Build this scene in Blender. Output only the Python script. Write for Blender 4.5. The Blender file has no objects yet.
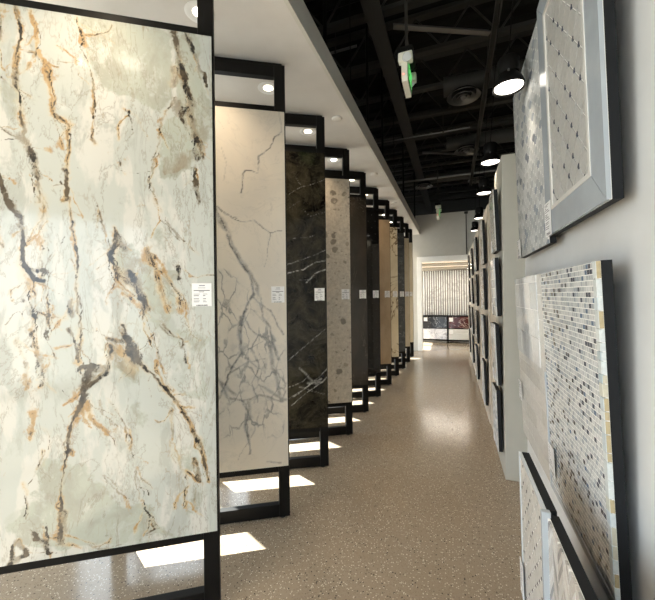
import bpy, bmesh, math, random
import numpy as np
from mathutils import Vector, Matrix

random.seed(7)
rng = np.random.default_rng(11)
SC = bpy.context.scene
COL = SC.collection
R = math.radians

# ------------------------------------------------------------------ materials
def new_mat(name):
    m = bpy.data.materials.new(name); m.use_nodes = True
    nt = m.node_tree
    return m, nt, nt.nodes['Principled BSDF']

def lin(r, g, b):
    f = lambda c: ((c/255+.055)/1.055)**2.4 if c > 10 else c/255/12.92
    return (f(r), f(g), f(b), 1)

def plain(name, col, rough=.5, metal=0., spec=.5, bump=0., bscale=200, vary=.06):
    m, nt, p = new_mat(name)
    p.inputs['Roughness'].default_value = rough
    p.inputs['Metallic'].default_value = metal
    p.inputs['Specular IOR Level'].default_value = spec
    tc = nt.nodes.new('ShaderNodeTexCoord')
    nz = nt.nodes.new('ShaderNodeTexNoise'); nz.inputs['Scale'].default_value = 9; nz.inputs['Detail'].default_value = 4
    nt.links.new(tc.outputs['Object'], nz.inputs['Vector'])
    mx = nt.nodes.new('ShaderNodeMix'); mx.data_type = 'RGBA'
    nt.links.new(nz.outputs['Fac'], mx.inputs[0])
    mx.inputs[6].default_value = tuple(c*(1-vary) for c in col[:3]) + (1,)
    mx.inputs[7].default_value = tuple(min(1, c*(1+vary)) for c in col[:3]) + (1,)
    nt.links.new(mx.outputs[2], p.inputs['Base Color'])
    if bump:
        n2 = nt.nodes.new('ShaderNodeTexNoise'); n2.inputs['Scale'].default_value = bscale
        nt.links.new(tc.outputs['Object'], n2.inputs['Vector'])
        b = nt.nodes.new('ShaderNodeBump'); b.inputs['Strength'].default_value = bump; b.inputs['Distance'].default_value = .002
        nt.links.new(n2.outputs['Fac'], b.inputs['Height']); nt.links.new(b.outputs['Normal'], p.inputs['Normal'])
    return m

def emit(name, col, strength):
    m, nt, p = new_mat(name)
    p.inputs['Base Color'].default_value = (.8, .8, .8, 1)
    p.inputs['Emission Color'].default_value = col
    p.inputs['Emission Strength'].default_value = strength
    return m

class N:
    """small node-graph helper"""
    def __init__(s, nt): s.nt = nt
    def node(s, t, **k):
        n = s.nt.nodes.new(t)
        for a, v in k.items(): setattr(n, a, v)
        return n
    def link(s, a, b): s.nt.links.new(a, b)
    def setin(s, sock, v):
        if hasattr(v, 'is_linked'): s.link(v, sock)
        else: sock.default_value = v
    def math(s, op, a, b=0., clamp=False):
        n = s.node('ShaderNodeMath', operation=op, use_clamp=clamp)
        s.setin(n.inputs[0], a); s.setin(n.inputs[1], b); return n.outputs[0]
    def mix(s, f, a, b, blend='MIX'):
        n = s.node('ShaderNodeMix', data_type='RGBA', blend_type=blend)
        s.setin(n.inputs[0], f); s.setin(n.inputs[6], a); s.setin(n.inputs[7], b); return n.outputs[2]
    def coord(s, out='Object', scale=(1, 1, 1), rot=(0, 0, 0)):
        t = s.node('ShaderNodeTexCoord'); m = s.node('ShaderNodeMapping')
        m.inputs['Scale'].default_value = scale; m.inputs['Rotation'].default_value = rot
        s.link(t.outputs[out], m.inputs['Vector']); return m.outputs[0]
    def noise(s, v, scale, detail=5, rough=.6, dist=0.):
        n = s.node('ShaderNodeTexNoise'); s.link(v, n.inputs['Vector'])
        n.inputs['Scale'].default_value = scale; n.inputs['Detail'].default_value = detail
        n.inputs['Roughness'].default_value = rough; n.inputs['Distortion'].default_value = dist
        return n.outputs['Fac']
    def ramp(s, f, stops):
        n = s.node('ShaderNodeValToRGB'); s.link(f, n.inputs['Fac']); e = n.color_ramp.elements
        while len(e) < len(stops): e.new(.5)
        for i, (p, c) in enumerate(stops):
            e[i].position = p; e[i].color = c if len(c) == 4 else tuple(c)+(1,)
        return n.outputs['Color']
    def step(s, f, lo, hi):
        n = s.node('ShaderNodeMapRange', interpolation_type='SMOOTHSTEP'); s.link(f, n.inputs['Value'])
        n.inputs['From Min'].default_value = lo; n.inputs['From Max'].default_value = hi; return n.outputs[0]

    def cracks(s, v, scale, width, warp=.12):
        w = s.node('ShaderNodeTexNoise'); s.link(v, w.inputs['Vector']); w.inputs['Scale'].default_value = scale*1.3; w.inputs['Detail'].default_value = 5
        a = s.node('ShaderNodeMixRGB', blend_type='ADD'); a.inputs[0].default_value = warp; s.link(v, a.inputs[1]); s.link(w.outputs['Color'], a.inputs[2])
        o = s.node('ShaderNodeTexVoronoi', feature='DISTANCE_TO_EDGE'); s.link(a.outputs[0], o.inputs['Vector']); o.inputs['Scale'].default_value = scale
        return s.math('SUBTRACT', 1., s.step(o.outputs['Distance'], 0., width))

M = {}
M['black_metal'] = plain('black_metal', (.006, .0055, .005), .5, 0, .14)
M['black_paint'] = plain('black_paint', (.010, .0095, .009), .7, 0, .2)
M['dark_steel'] = plain('dark_steel', (.044, .042, .039), .6, 0, .25)
M['galvanised'] = plain('galvanised', (.16, .155, .15), .4, .6)
M['white_paint'] = plain('white_paint', (.62, .59, .555), .7, bump=.05)
M['trim_white'] = plain('trim_white', (.80, .80, .79), .4)
M['fascia'] = plain('fascia', (.56, .54, .49), .7, bump=.05)
M['grey_wall'] = plain('grey_wall', (.50, .485, .45), .7, bump=.08)
M['near_wall'] = plain('near_wall', (.70, .70, .70), .6, bump=.08)
M['olive_wall'] = plain('olive_wall', (.45, .435, .38), .7, bump=.08)
M['beige_wall'] = plain('beige_wall', (.60, .54, .46), .6, bump=.06)
M['dark_wall'] = plain('dark_wall', (.05, .05, .05), .8)
M['pale_wall'] = plain('pale_wall', (.6, .6, .6), .8)
M['substrate'] = plain('substrate', (.012, .013, .015), .6, 0, .2, bump=.1)
M['cream_plastic'] = plain('cream_plastic', (.76, .75, .66), .4)
M['lens'] = plain('lens', (.75, .78, .80), .08)
M['paper'] = plain('paper', (.80, .80, .80), .55)
M['ink'] = plain('ink', (.05, .05, .06), .6)
M['ink_pale'] = plain('ink_pale', (.33, .33, .36), .6)
M['marble_trim'] = plain('marble_trim', (.42, .46, .50), .25, vary=.12)
M['marble_trim_pale'] = plain('marble_trim_pale', (.62, .66, .70), .25, vary=.1)
M['pencil'] = plain('pencil', (.78, .77, .74), .2)
M['grout'] = plain('grout', (.84, .83, .80), .8)
M['grout_grey'] = plain('grout_grey', (.60, .60, .58), .8)
M['gap_wood'] = plain('gap_wood', (.20, .18, .16), .6)
M['asphalt'] = plain('asphalt', (.34, .33, .31), .9)
M['warm_strip'] = emit('warm_strip', (1, .76, .52, 1), 1.1)
M['lit_panel'] = emit('lit_panel', (1, .94, .82, 1), 5)
M['bulb'] = emit('bulb', (1, .93, .82, 1), 3.6)
M['down_bulb'] = emit('down_bulb', (1, .84, .62, 1), 10)
M['exit_green'] = emit('exit_green', (.05, 1, .12, 1), .45)
M['red_led'] = emit('red_led', (1, .05, .02, 1), 4)

def exit_face_mat():
    m, nt, p = new_mat('exit_face'); p.inputs['Base Color'].default_value = (.14, .28, .14, 1)
    p.inputs['Emission Color'].default_value = (.10, .8, .14, 1); p.inputs['Emission Strength'].default_value = .03
    return m
M['exit_face'] = exit_face_mat()

def glass_mat():
    m, nt, p = new_mat('window_glass'); n = N(nt)
    tr = n.node('ShaderNodeBsdfTransparent'); tr.inputs['Color'].default_value = (.90, .95, .94, 1)
    gl = n.node('ShaderNodeBsdfGlossy'); gl.inputs['Roughness'].default_value = .02
    fr = n.node('ShaderNodeFresnel'); fr.inputs['IOR'].default_value = 1.45
    mx = n.node('ShaderNodeMixShader')
    n.link(fr.outputs[0], mx.inputs[0]); n.link(tr.outputs[0], mx.inputs[1]); n.link(gl.outputs[0], mx.inputs[2])
    n.link(mx.outputs[0], nt.nodes['Material Output'].inputs['Surface'])
    return m
M['glass'] = glass_mat()

def terrazzo_mat():
    m, nt, p = new_mat('terrazzo'); n = N(nt); v = n.coord('Object')
    big = n.noise(v, .8, 4)
    fine = n.noise(v, 60, 3)
    base = n.mix(big, (.245, .194, .140, 1), (.325, .262, .192, 1))
    base = n.mix(n.step(fine, .35, .7), base, (.30, .244, .18, 1))
    def chips(scale, lo, keep):
        vo = n.node('ShaderNodeTexVoronoi'); n.link(v, vo.inputs['Vector']); vo.inputs['Scale'].default_value = scale
        near = n.math('LESS_THAN', vo.outputs['Distance'], lo)
        sep = n.node('ShaderNodeSeparateColor'); n.link(vo.outputs['Color'], sep.inputs[0])
        return n.math('MULTIPLY', near, n.math('GREATER_THAN', sep.outputs[0], keep)), sep
    c1, s1 = chips(105, .34, .74)
    base = n.mix(n.math('MULTIPLY', c1, .85), base, (.66, .59, .48, 1))
    c2, s2 = chips(72, .28, .82)
    base = n.mix(n.math('MULTIPLY', c2, .95), base, (.055, .045, .04, 1))
    c3, s3 = chips(170, .4, .72)
    base = n.mix(n.math('MULTIPLY', c3, .5), base, (.14, .10, .075, 1))
    n.link(base, p.inputs['Base Color'])
    rr = n.noise(v, 3.5, 4)
    rg = n.node('ShaderNodeMapRange'); n.link(rr, rg.inputs[0]); rg.inputs[3].default_value = .12; rg.inputs[4].default_value = .20
    n.link(rg.outputs[0], p.inputs['Roughness'])
    p.inputs['Specular IOR Level'].default_value = .55
    return m
M['terrazzo'] = terrazzo_mat()

def tile_mat(name, rough=.18):
    """tiles carry their own glaze colour"""
    m, nt, p = new_mat(name); n = N(nt)
    at = n.node('ShaderNodeAttribute', attribute_name='glaze')
    v = n.coord('Object')
    c = n.mix(n.noise(v, 45, 4), at.outputs['Color'], (1, 1, 1, 1), 'MULTIPLY')
    w = n.node('ShaderNodeHueSaturation'); n.link(at.outputs['Color'], w.inputs['Color'])
    val = n.node('ShaderNodeMapRange'); n.link(n.noise(v, 38, 5, .6, 1.2), val.inputs[0])
    val.inputs[1].default_value = .25; val.inputs[2].default_value = .75; val.inputs[3].default_value = .86; val.inputs[4].default_value = 1.1
    n.link(val.outputs[0], w.inputs['Value']); n.link(w.outputs[0], p.inputs['Base Color'])
    p.inputs['Roughness'].default_value = rough
    if rough > .3: p.inputs['Specular IOR Level'].default_value = .2
    return m
M['tile'] = tile_mat('glazed_tile', .18)
M['tile_gloss'] = tile_mat('glass_tile', .06)
M['tile_matte'] = tile_mat('stone_tile', .55)

def marble_gold():
    m, nt, p = new_mat('marble_gold'); n = N(nt); v = n.coord('Object', (1, 1, .72))
    at = n.node('ShaderNodeAttribute', attribute_name='vein')
    sp = n.node('ShaderNodeSeparateColor'); n.link(at.outputs['Color'], sp.inputs[0])
    dark, gold, cloud = sp.outputs
    def edge(mask, sc, amt, lo, hi, dist=.3, vec=None):
        """ragged mineral edge: mask pushed about by noise, then cut"""
        k = n.math('MULTIPLY', n.math('SUBTRACT', n.noise(vec or v, sc, 8, .72, dist), .5), amt)
        return n.step(n.math('ADD', mask, k), lo, hi)
    st = n.coord('Object', (1.6, 1, .55), (0, .35, 0))
    base = n.mix(n.step(n.noise(st, 2.6, 7, .62, .3), .46, .52), lin(196, 195, 188), lin(181, 184, 178))
    base = n.mix(n.math('MULTIPLY', n.step(n.noise(st, 4.1, 8, .68, .4), .53, .61), .75), base, lin(164, 166, 159))
    # clouds with pale flecks left inside
    fl = n.step(n.noise(v, 9, 7, .74, .4), .56, .62)
    cm = n.math('MULTIPLY', edge(cloud, 6, 2.4, .30, .62), n.math('SUBTRACT', 1., n.math('MULTIPLY', fl, .6)))
    ccol = n.mix(n.step(n.noise(v, 5, 7, .68, .4), .42, .60), lin(168, 172, 160), n.mix(n.step(cloud, .72, .88), lin(154, 155, 142), lin(138, 126, 104)))
    base = n.mix(n.math('MULTIPLY', cm, .85), base, ccol)
    # hair veins
    r = n.math('ABSOLUTE', n.math('SUBTRACT', n.noise(st, 3.1, 8, .66, .5), .5))
    base = n.mix(n.math('MULTIPLY', n.math('SUBTRACT', 1., n.step(r, .0, .012)), .5), base, lin(134, 126, 110))
    ck = n.math('MULTIPLY', n.cracks(n.coord('Object', (1.3, 1, .45), (0, .3, 0)), 11, .05, .2), n.step(n.noise(v, 3.5, 4), .50, .62))
    base = n.mix(n.math('MULTIPLY', ck, .45), base, lin(142, 124, 98))
    gl = n.math('MULTIPLY', n.step(n.math('ADD', gold, n.math('MULTIPLY', n.math('SUBTRACT', n.noise(v, 6, 6, .7), .5), 1.2)), .12, .9), .7)
    base = n.mix(gl, base, lin(198, 178, 142))
    g = edge(gold, 11, 3.2, .40, .78)
    gcol = n.mix(n.step(n.noise(v, 8, 6, .66, .6), .40, .60), lin(160, 124, 74), lin(178, 154, 116))
    base = n.mix(n.math('MULTIPLY', g, .85), base, gcol)
    dh = edge(dark, 15, 2.6, .22, .8)
    base = n.mix(n.math('MULTIPLY', dh, .7), base, lin(124, 114, 96))
    d = edge(dark, 22, 3.0, .52, .85)
    dcol = n.mix(n.step(n.noise(v, 14, 5, .6), .4, .6), lin(42, 40, 38), lin(88, 78, 64))
    base = n.mix(d, base, dcol)
    n.link(base, p.inputs['Base Color']); p.inputs['Roughness'].default_value = .09
    return m
M['marble_gold'] = marble_gold()

def marble_grey():
    m, nt, p = new_mat('marble_grey'); n = N(nt); v = n.coord('Object')
    at = n.node('ShaderNodeAttribute', attribute_name='vein')
    sp = n.node('ShaderNodeSeparateColor'); n.link(at.outputs['Color'], sp.inputs[0])
    base = n.mix(n.step(n.noise(v, 2.0, 6, .6, .6), .35, .7), lin(212, 203, 188), lin(202, 195, 183))
    r = n.math('ABSOLUTE', n.math('SUBTRACT', n.noise(v, 2.6, 8, .62, 1.5), .5))
    base = n.mix(n.math('MULTIPLY', n.math('SUBTRACT', 1., n.step(r, .0, .012)), .15), base, lin(140, 140, 140))
    d = n.math('MULTIPLY', sp.outputs[0], n.step(n.noise(v, 22, 6, .7, .5), .25, .55), True)
    dcol = n.mix(n.step(n.noise(v, 16, 6, .7), .42, .6), lin(74, 76, 78), lin(135, 136, 136))
    base = n.mix(d, base, dcol)
    ck = n.math('MULTIPLY', n.cracks(n.coord('Object', (1, 1, .6)), 9, .07), n.math('MULTIPLY', sp.outputs[2], n.step(n.noise(v, 6, 4), .36, .6)))
    base = n.mix(n.math('MULTIPLY', ck, .75), base, lin(112, 114, 115))
    base = n.mix(n.math('MULTIPLY', sp.outputs[2], n.math('MULTIPLY', n.step(n.noise(v, 8, 6, .7), .5, .7), .35)), base, lin(150, 150, 148))
    n.link(base, p.inputs['Base Color']); p.inputs['Roughness'].default_value = .16
    return m
M['marble_grey'] = marble_grey()

def marble_black():
    m, nt, p = new_mat('marble_black'); n = N(nt); v = n.coord('Object')
    at = n.node('ShaderNodeAttribute', attribute_name='vein')
    sp = n.node('ShaderNodeSeparateColor'); n.link(at.outputs['Color'], sp.inputs[0])
    base = n.mix(n.step(n.noise(v, 5, 8, .68, 1.2), .36, .66), lin(13, 12, 10), lin(54, 50, 39))
    r = n.math('ABSOLUTE', n.math('SUBTRACT', n.noise(v, 5.5, 8, .65, 1.5), .5))
    base = n.mix(n.math('MULTIPLY', n.math('SUBTRACT', 1., n.step(r, .0, .02)), .3), base, lin(84, 80, 70))
    base = n.mix(n.math('MULTIPLY', sp.outputs[0], n.step(n.noise(v, 20, 6, .7, .5), .36, .6), True), base, lin(205, 203, 196))
    n.link(base, p.inputs['Base Color']); p.inputs['Roughness'].default_value = .05; p.inputs['Specular IOR Level'].default_value = .16
    return m
M['marble_black'] = marble_black()

def aggregate_stone():
    m, nt, p = new_mat('aggregate_stone'); n = N(nt); v = n.coord('Object')
    wob = n.node('ShaderNodeTexNoise'); n.link(v, wob.inputs['Vector']); wob.inputs['Scale'].default_value = 14
    add = n.node('ShaderNodeMixRGB', blend_type='ADD'); add.inputs[0].default_value = .06
    n.link(v, add.inputs[1]); n.link(wob.outputs['Color'], add.inputs[2])
    base = n.mix(n.noise(v, 30, 7, .75), lin(112, 102, 90), lin(228, 218, 200))
    for sc, lo, keep, c1, c2 in ((9, .055, .45, lin(92, 85, 75), lin(146, 136, 120)), (24, .03, .5, lin(84, 77, 68), lin(214, 205, 190))):
        vo = n.node('ShaderNodeTexVoronoi'); n.link(add.outputs[0], vo.inputs['Vector']); vo.inputs['Scale'].default_value = sc
        se = n.node('ShaderNodeSeparateColor'); n.link(vo.outputs['Color'], se.inputs[0])
        msk = n.math('MULTIPLY', n.math('SUBTRACT', 1., n.step(vo.outputs['Distance'], .26, .36)), n.math('GREATER_THAN', se.outputs[0], keep))
        base = n.mix(n.math('MULTIPLY', msk, .8), base, n.mix(se.outputs[1], c1, c2))
    n.link(base, p.inputs['Base Color']); p.inputs['Roughness'].default_value = .35
    return m
M['aggregate_stone'] = aggregate_stone()

def veined(name, c1, c2, vein, amount=.5, scale=2.2, width=.012, rough=.15, stretch=(1, 1, .5), tilt=0.):
    m, nt, p = new_mat(name); n = N(nt); v = n.coord('Object', stretch, (0, tilt, 0))
    base = n.mix(n.step(n.noise(v, scale*2, 6, .62, .5), .35, .68), c1, c2)
    r = n.math('ABSOLUTE', n.math('SUBTRACT', n.noise(v, scale, 8, .6, 1.4), .5))
    k = n.math('MULTIPLY', n.math('SUBTRACT', 1., n.step(r, 0., width)), n.step(n.noise(v, scale*.8, 3), .38, .55))
    base = n.mix(n.math('MULTIPLY', k, amount), base, vein)
    n.link(base, p.inputs['Base Color']); p.inputs['Roughness'].default_value = rough
    return m
M['umber_slab'] = veined('umber_slab', lin(46, 42, 36), lin(58, 52, 45), lin(150, 140, 125), .35, 1.6, .005, .2)
M['sand_slab'] = veined('sand_slab', lin(158, 135, 106), lin(172, 149, 120), lin(160, 135, 104), .3, 2.5, .02, .3)
M['gold_line_slab'] = veined('gold_line_slab', lin(214, 204, 180), lin(200, 188, 160), lin(92, 66, 36), .95, 1.7, .02, .12, (1, 1, .8), .5)
M['slate_slab'] = veined('slate_slab', lin(58, 60, 62), lin(74, 76, 78), lin(185, 185, 185), .6, 1.8, .006, .25, (1, 1, 2.2))
M['ivory_slab'] = veined('ivory_slab', lin(206, 192, 166), lin(196, 180, 152), lin(170, 150, 120), .4, 2.2, .02, .2)
M['cream_slab'] = veined('cream_slab', lin(216, 206, 184), lin(206, 194, 170), lin(180, 164, 138), .4, 2.0, .02, .2)
M['night_slab'] = veined('night_slab', lin(34, 36, 40), lin(46, 48, 52), lin(215, 215, 215), .8, 2.4, .012, .1, (1, 1, 1))
M['wine_slab'] = veined('wine_slab', lin(62, 22, 22), lin(84, 34, 32), lin(225, 205, 195), .9, 2.6, .02, .1, (.6, 1, 1.6))
M['violet_slab'] = veined('violet_slab', lin(226, 226, 232), lin(196, 198, 210), lin(78, 80, 100), .8, 3.6, .035, .1, (1, 1, 1))
M['linen_slab'] = veined('linen_slab', lin(222, 222, 218), lin(206, 206, 202), lin(178, 178, 174), .5, 3.0, .03, .1, (.2, 1, 6))
M['fluted_marble'] = veined('fluted_marble', lin(232, 232, 230), lin(218, 218, 218), lin(160, 158, 156), .6, 1.6, .03, .2, (1, .2, 1))

def hex_black():
    """gloss-on-matt hexagon tracery of the black slab"""
    m, nt, p = new_mat('hex_black'); n = N(nt)
    t = n.node('ShaderNodeTexCoord'); sep = n.node('ShaderNodeSeparateXYZ'); n.link(t.outputs['Object'], sep.inputs[0])
    x = n.math('MULTIPLY', sep.outputs[0], 1/.11); z = n.math('MULTIPLY', sep.outputs[2], 1/.19)
    def dist(ox, oz):
        fx = n.math('SUBTRACT', n.math('FRACT', n.math('ADD', x, ox)), .5); fz = n.math('SUBTRACT', n.math('FRACT', n.math('ADD', z, oz)), .5)
        ax = n.math('ABSOLUTE', fx); az = n.math('MULTIPLY', n.math('ABSOLUTE', fz), 1.732)
        return n.math('MAXIMUM', ax, n.math('ADD', n.math('MULTIPLY', ax, .5), n.math('MULTIPLY', az, .5)))
    d = n.math('MINIMUM', dist(0, 0), dist(.5, .5))
    line = n.step(d, .40, .45)
    base = n.mix(line, (.006, .006, .006, 1), (.016, .015, .014, 1)); n.link(base, p.inputs['Base Color'])
    rg = n.node('ShaderNodeMapRange'); n.link(line, rg.inputs[0]); rg.inputs[3].default_value = .06; rg.inputs[4].default_value = .4
    n.link(rg.outputs[0], p.inputs['Roughness'])
    return m
M['hex_black'] = hex_black()

# ------------------------------------------------------------------ mesh building
class MB:
    def __init__(s): s.v = []; s.f = []; s.c = []
    def poly(s, pts, col=None):
        i = len(s.v); s.v += [tuple(p) for p in pts]; s.f.append(tuple(range(i, i+len(pts)))); s.c.append(col)
    def box(s, x0, x1, y0, y1, z0, z1, ch=0., col=None):
        """box with optional chamfered long edges (all 12)"""
        if ch <= 0:
            i = len(s.v)
            s.v += [(x, y, z) for x in (x0, x1) for y in (y0, y1) for z in (z0, z1)]
            for f in ((0, 1, 3, 2), (4, 6, 7, 5), (0, 4, 5, 1), (2, 3, 7, 6), (0, 2, 6, 4), (1, 5, 7, 3)):
                s.f.append(tuple(i+k for k in f)); s.c.append(col)
            return
        bm = bmesh.new(); bmesh.ops.create_cube(bm, size=1)
        for vt in bm.verts:
            vt.co = ((x0+x1)/2+vt.co.x*(x1-x0), (y0+y1)/2+vt.co.y*(y1-y0), (z0+z1)/2+vt.co.z*(z1-z0))
        bmesh.ops.bevel(bm, geom=bm.edges[:], offset=ch, segments=2, affect='EDGES', profile=.6)
        s.take(bm, col)
    def take(s, bm, col=None):
        i = len(s.v); bm.verts.index_update()
        s.v += [tuple(v.co) for v in bm.verts]
        for f in bm.faces: s.f.append(tuple(i+v.index for v in f.verts)); s.c.append(col)
        bm.free()
    def tube(s, pts, r, n=10, caps=True):
        pts = [Vector(p) for p in pts]; rs = r if isinstance(r, (list, tuple)) else [r]*len(pts); i0 = len(s.v); up = None
        for k, p in enumerate(pts):
            d = (pts[min(k+1, len(pts)-1)]-pts[max(k-1, 0)]).normalized()
            if up is None:
                up = Vector((0, 0, 1)) if abs(d.z) < .9 else Vector((1, 0, 0))
            a = d.cross(up).normalized(); b = a.cross(d).normalized(); up = b
            for j in range(n):
                t = 2*math.pi*j/n; s.v.append(tuple(p+(a*math.cos(t)+b*math.sin(t))*rs[k]))
        for k in range(len(pts)-1):
            for j in range(n):
                s.f.append((i0+k*n+j, i0+k*n+(j+1) % n, i0+(k+1)*n+(j+1) % n, i0+(k+1)*n+j)); s.c.append(None)
        if caps:
            s.f.append(tuple(i0+j for j in range(n-1, -1, -1))); s.c.append(None)
            s.f.append(tuple(i0+(len(pts)-1)*n+j for j in range(n))); s.c.append(None)
    def lathe(s, prof, n=28, at=(0, 0, 0), caps=True):
        i0 = len(s.v)
        for (r, z) in prof:
            for j in range(n):
                t = 2*math.pi*j/n; s.v.append((at[0]+r*math.cos(t), at[1]+r*math.sin(t), at[2]+z))
        for k in range(len(prof)-1):
            for j in range(n):
                s.f.append((i0+k*n+j, i0+k*n+(j+1) % n, i0+(k+1)*n+(j+1) % n, i0+(k+1)*n+j)); s.c.append(None)
        if caps:
            s.f.append(tuple(i0+j for j in range(n-1, -1, -1))); s.c.append(None)
            s.f.append(tuple(i0+(len(prof)-1)*n+j for j in range(n))); s.c.append(None)
    def prism(s, pts, axis, a, b, col=None):
        """polygon pts (2D) extruded along axis from a to b"""
        def P(p, t):
            return (t, p[0], p[1]) if axis == 'x' else (p[0], t, p[1]) if axis == 'y' else (p[0], p[1], t)
        i = len(s.v); n = len(pts)
        s.v += [P(p, a) for p in pts]+[P(p, b) for p in pts]
        s.f.append(tuple(i+k for k in range(n-1, -1, -1))); s.f.append(tuple(i+n+k for k in range(n))); s.c += [col, col]
        for k in range(n):
            s.f.append((i+k, i+(k+1) % n, i+n+(k+1) % n, i+n+k)); s.c.append(col)
    def build(s, name, mat, parent=None, smooth=False, attr=None):
        me = bpy.data.meshes.new(name); me.from_pydata(s.v, [], s.f)
        if attr:
            ca = me.color_attributes.new(attr, 'FLOAT_COLOR', 'CORNER')
            arr = np.ones((len(me.loops), 4), np.float32); k = 0
            for f, c in zip(s.f, s.c):
                arr[k:k+len(f), :3] = (c or (.6, .6, .6))[:3]; k += len(f)
            ca.data.foreach_set('color', arr.ravel())
        me.materials.append(mat)
        bm = bmesh.new(); bm.from_mesh(me); bmesh.ops.recalc_face_normals(bm, faces=bm.faces); bm.to_mesh(me); bm.free()
        if smooth:
            for p in me.polygons: p.use_smooth = True
            try: me.set_sharp_from_angle(angle=R(35))
            except Exception: pass
        o = bpy.data.objects.new(name, me); COL.objects.link(o)
        if parent: o.parent = parent
        return o

def empty(name, loc, rz=0., ry=0.):
    o = bpy.data.objects.new(name, None); o.empty_display_size = .1; COL.objects.link(o)
    o.location = loc; o.rotation_euler = (0, ry, rz); return o
def tag(o, label, cat, group=None):
    o['label'] = label; o['category'] = cat
    if group: o['group'] = group
    return o
def struct(o):
    o['kind'] = 'structure'; return o
def copy_tree(root, loc=None, rz=None):
    def rec(o, parent):
        c = o.copy(); COL.objects.link(c)
        if parent is not None: c.parent = parent
        for ch in list(o.children): rec(ch, c)
        return c
    c = rec(root, None)
    if loc is not None: c.location = loc
    if rz is not None: c.rotation_euler.z = rz
    return c

# ------------------------------------------------------------------ vein drawing on a slab face
def fbm(x, y, scale, octaves, seed):
    g = np.random.default_rng(seed); out = np.zeros_like(x); amp = 1.; tot = 0.
    for o in range(octaves):
        t = g.random((256, 256)); sx = x*scale+g.random()*50; sy = y*scale+g.random()*50
        ix = np.floor(sx).astype(int); iy = np.floor(sy).astype(int); fx = sx-ix; fy = sy-iy
        fx = fx*fx*(3-2*fx); fy = fy*fy*(3-2*fy)
        a = t[ix % 256, iy % 256]; b = t[(ix+1) % 256, iy % 256]; c = t[ix % 256, (iy+1) % 256]; d = t[(ix+1) % 256, (iy+1) % 256]
        out += amp*((a*(1-fx)+b*fx)*(1-fy)+(c*(1-fx)+d*fx)*fy-.5); tot += amp*.5; amp *= .55; scale *= 2.1
    return out/tot
def seg_dist(px, py, pts):
    best = np.full(px.shape, 9.)
    for (ax, ay), (bx, by) in zip(pts[:-1], pts[1:]):
        dx, dy = bx-ax, by-ay; L = dx*dx+dy*dy+1e-12
        t = np.clip(((px-ax)*dx+(py-ay)*dy)/L, 0, 1)
        best = np.minimum(best, np.hypot(px-ax-t*dx, py-ay-t*dy))
    return best
def inside(px, py, poly):
    r = np.zeros(px.shape, bool); n = len(poly)
    for i in range(n):
        (x0, y0), (x1, y1) = poly[i], poly[(i+1) % n]
        if y0 == y1: continue
        r ^= ((y0 > py) != (y1 > py)) & (px < (x1-x0)*(py-y0)/(y1-y0)+x0)
    return r
def paint(d, z, veins=(), clouds=(), warp=.02, seed=1, extra=0, xr=(0, 1.16), zr=(.37, 2.83)):
    """vein masks: R dark line, G ochre halo, B cloud.  d = distance from the slab's right edge"""
    wx = d+warp*fbm(d, z, 7, 5, seed)+warp*.35*fbm(d, z, 40, 3, seed+9); wy = z+warp*fbm(d, z, 7, 5, seed+1)
    wmod = 1+.75*fbm(d, z, 12, 4, seed+2)
    out = np.zeros(d.shape+(4,), np.float32); out[..., 3] = 1
    fields = []
    if extra:
        for q in range(6):
            fields.append((d+.035*fbm(d, z, 5, 6, seed+50+q)+.012*fbm(d, z, 30, 4, seed+60+q), z+.03*fbm(d, z, 5, 5, seed+70+q), np.clip(.35+1.7*fbm(d, z, 5, 4, seed+80+q), 0, 1)))
    for vi, (pts, w, s, *g) in enumerate(veins):
        for q in range(extra if w >= 4 else 0):
            fx, fz, on = fields[(vi+q*2) % 6]
            k2 = seg_dist(fx, fz, pts)*1000
            out[..., 0] = np.maximum(out[..., 0], .95*on*np.clip(1.4-k2/2.6, 0, 1))
            if g and q == 0: out[..., 1] = np.maximum(out[..., 1], .8*on*np.exp(-(k2/8)**2))
        k = seg_dist(wx, wy, pts)*1000
        ww = w*np.clip(wmod, .25, 2.2)*.62
        out[..., 0] = np.maximum(out[..., 0], s*np.clip(1.35-k/np.maximum(ww, 1.2), 0, 1))
        if g: out[..., 1] = np.maximum(out[..., 1], g[1]*np.exp(-(k/(g[0]*.95*np.clip(wmod, .4, 2)))**2))
    wx = wx+.085*fbm(d, z, 5, 6, seed+20); wy = wy+.085*fbm(d, z, 5, 6, seed+21)
    for poly, s in clouds:
        e = seg_dist(wx, wy, list(poly)+[poly[0]])*1000
        sd = np.where(inside(wx, wy, poly), e, -e)
        out[..., 2] = np.maximum(out[..., 2], s*np.clip(.5+sd/40, 0, 1))
    return out
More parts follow.
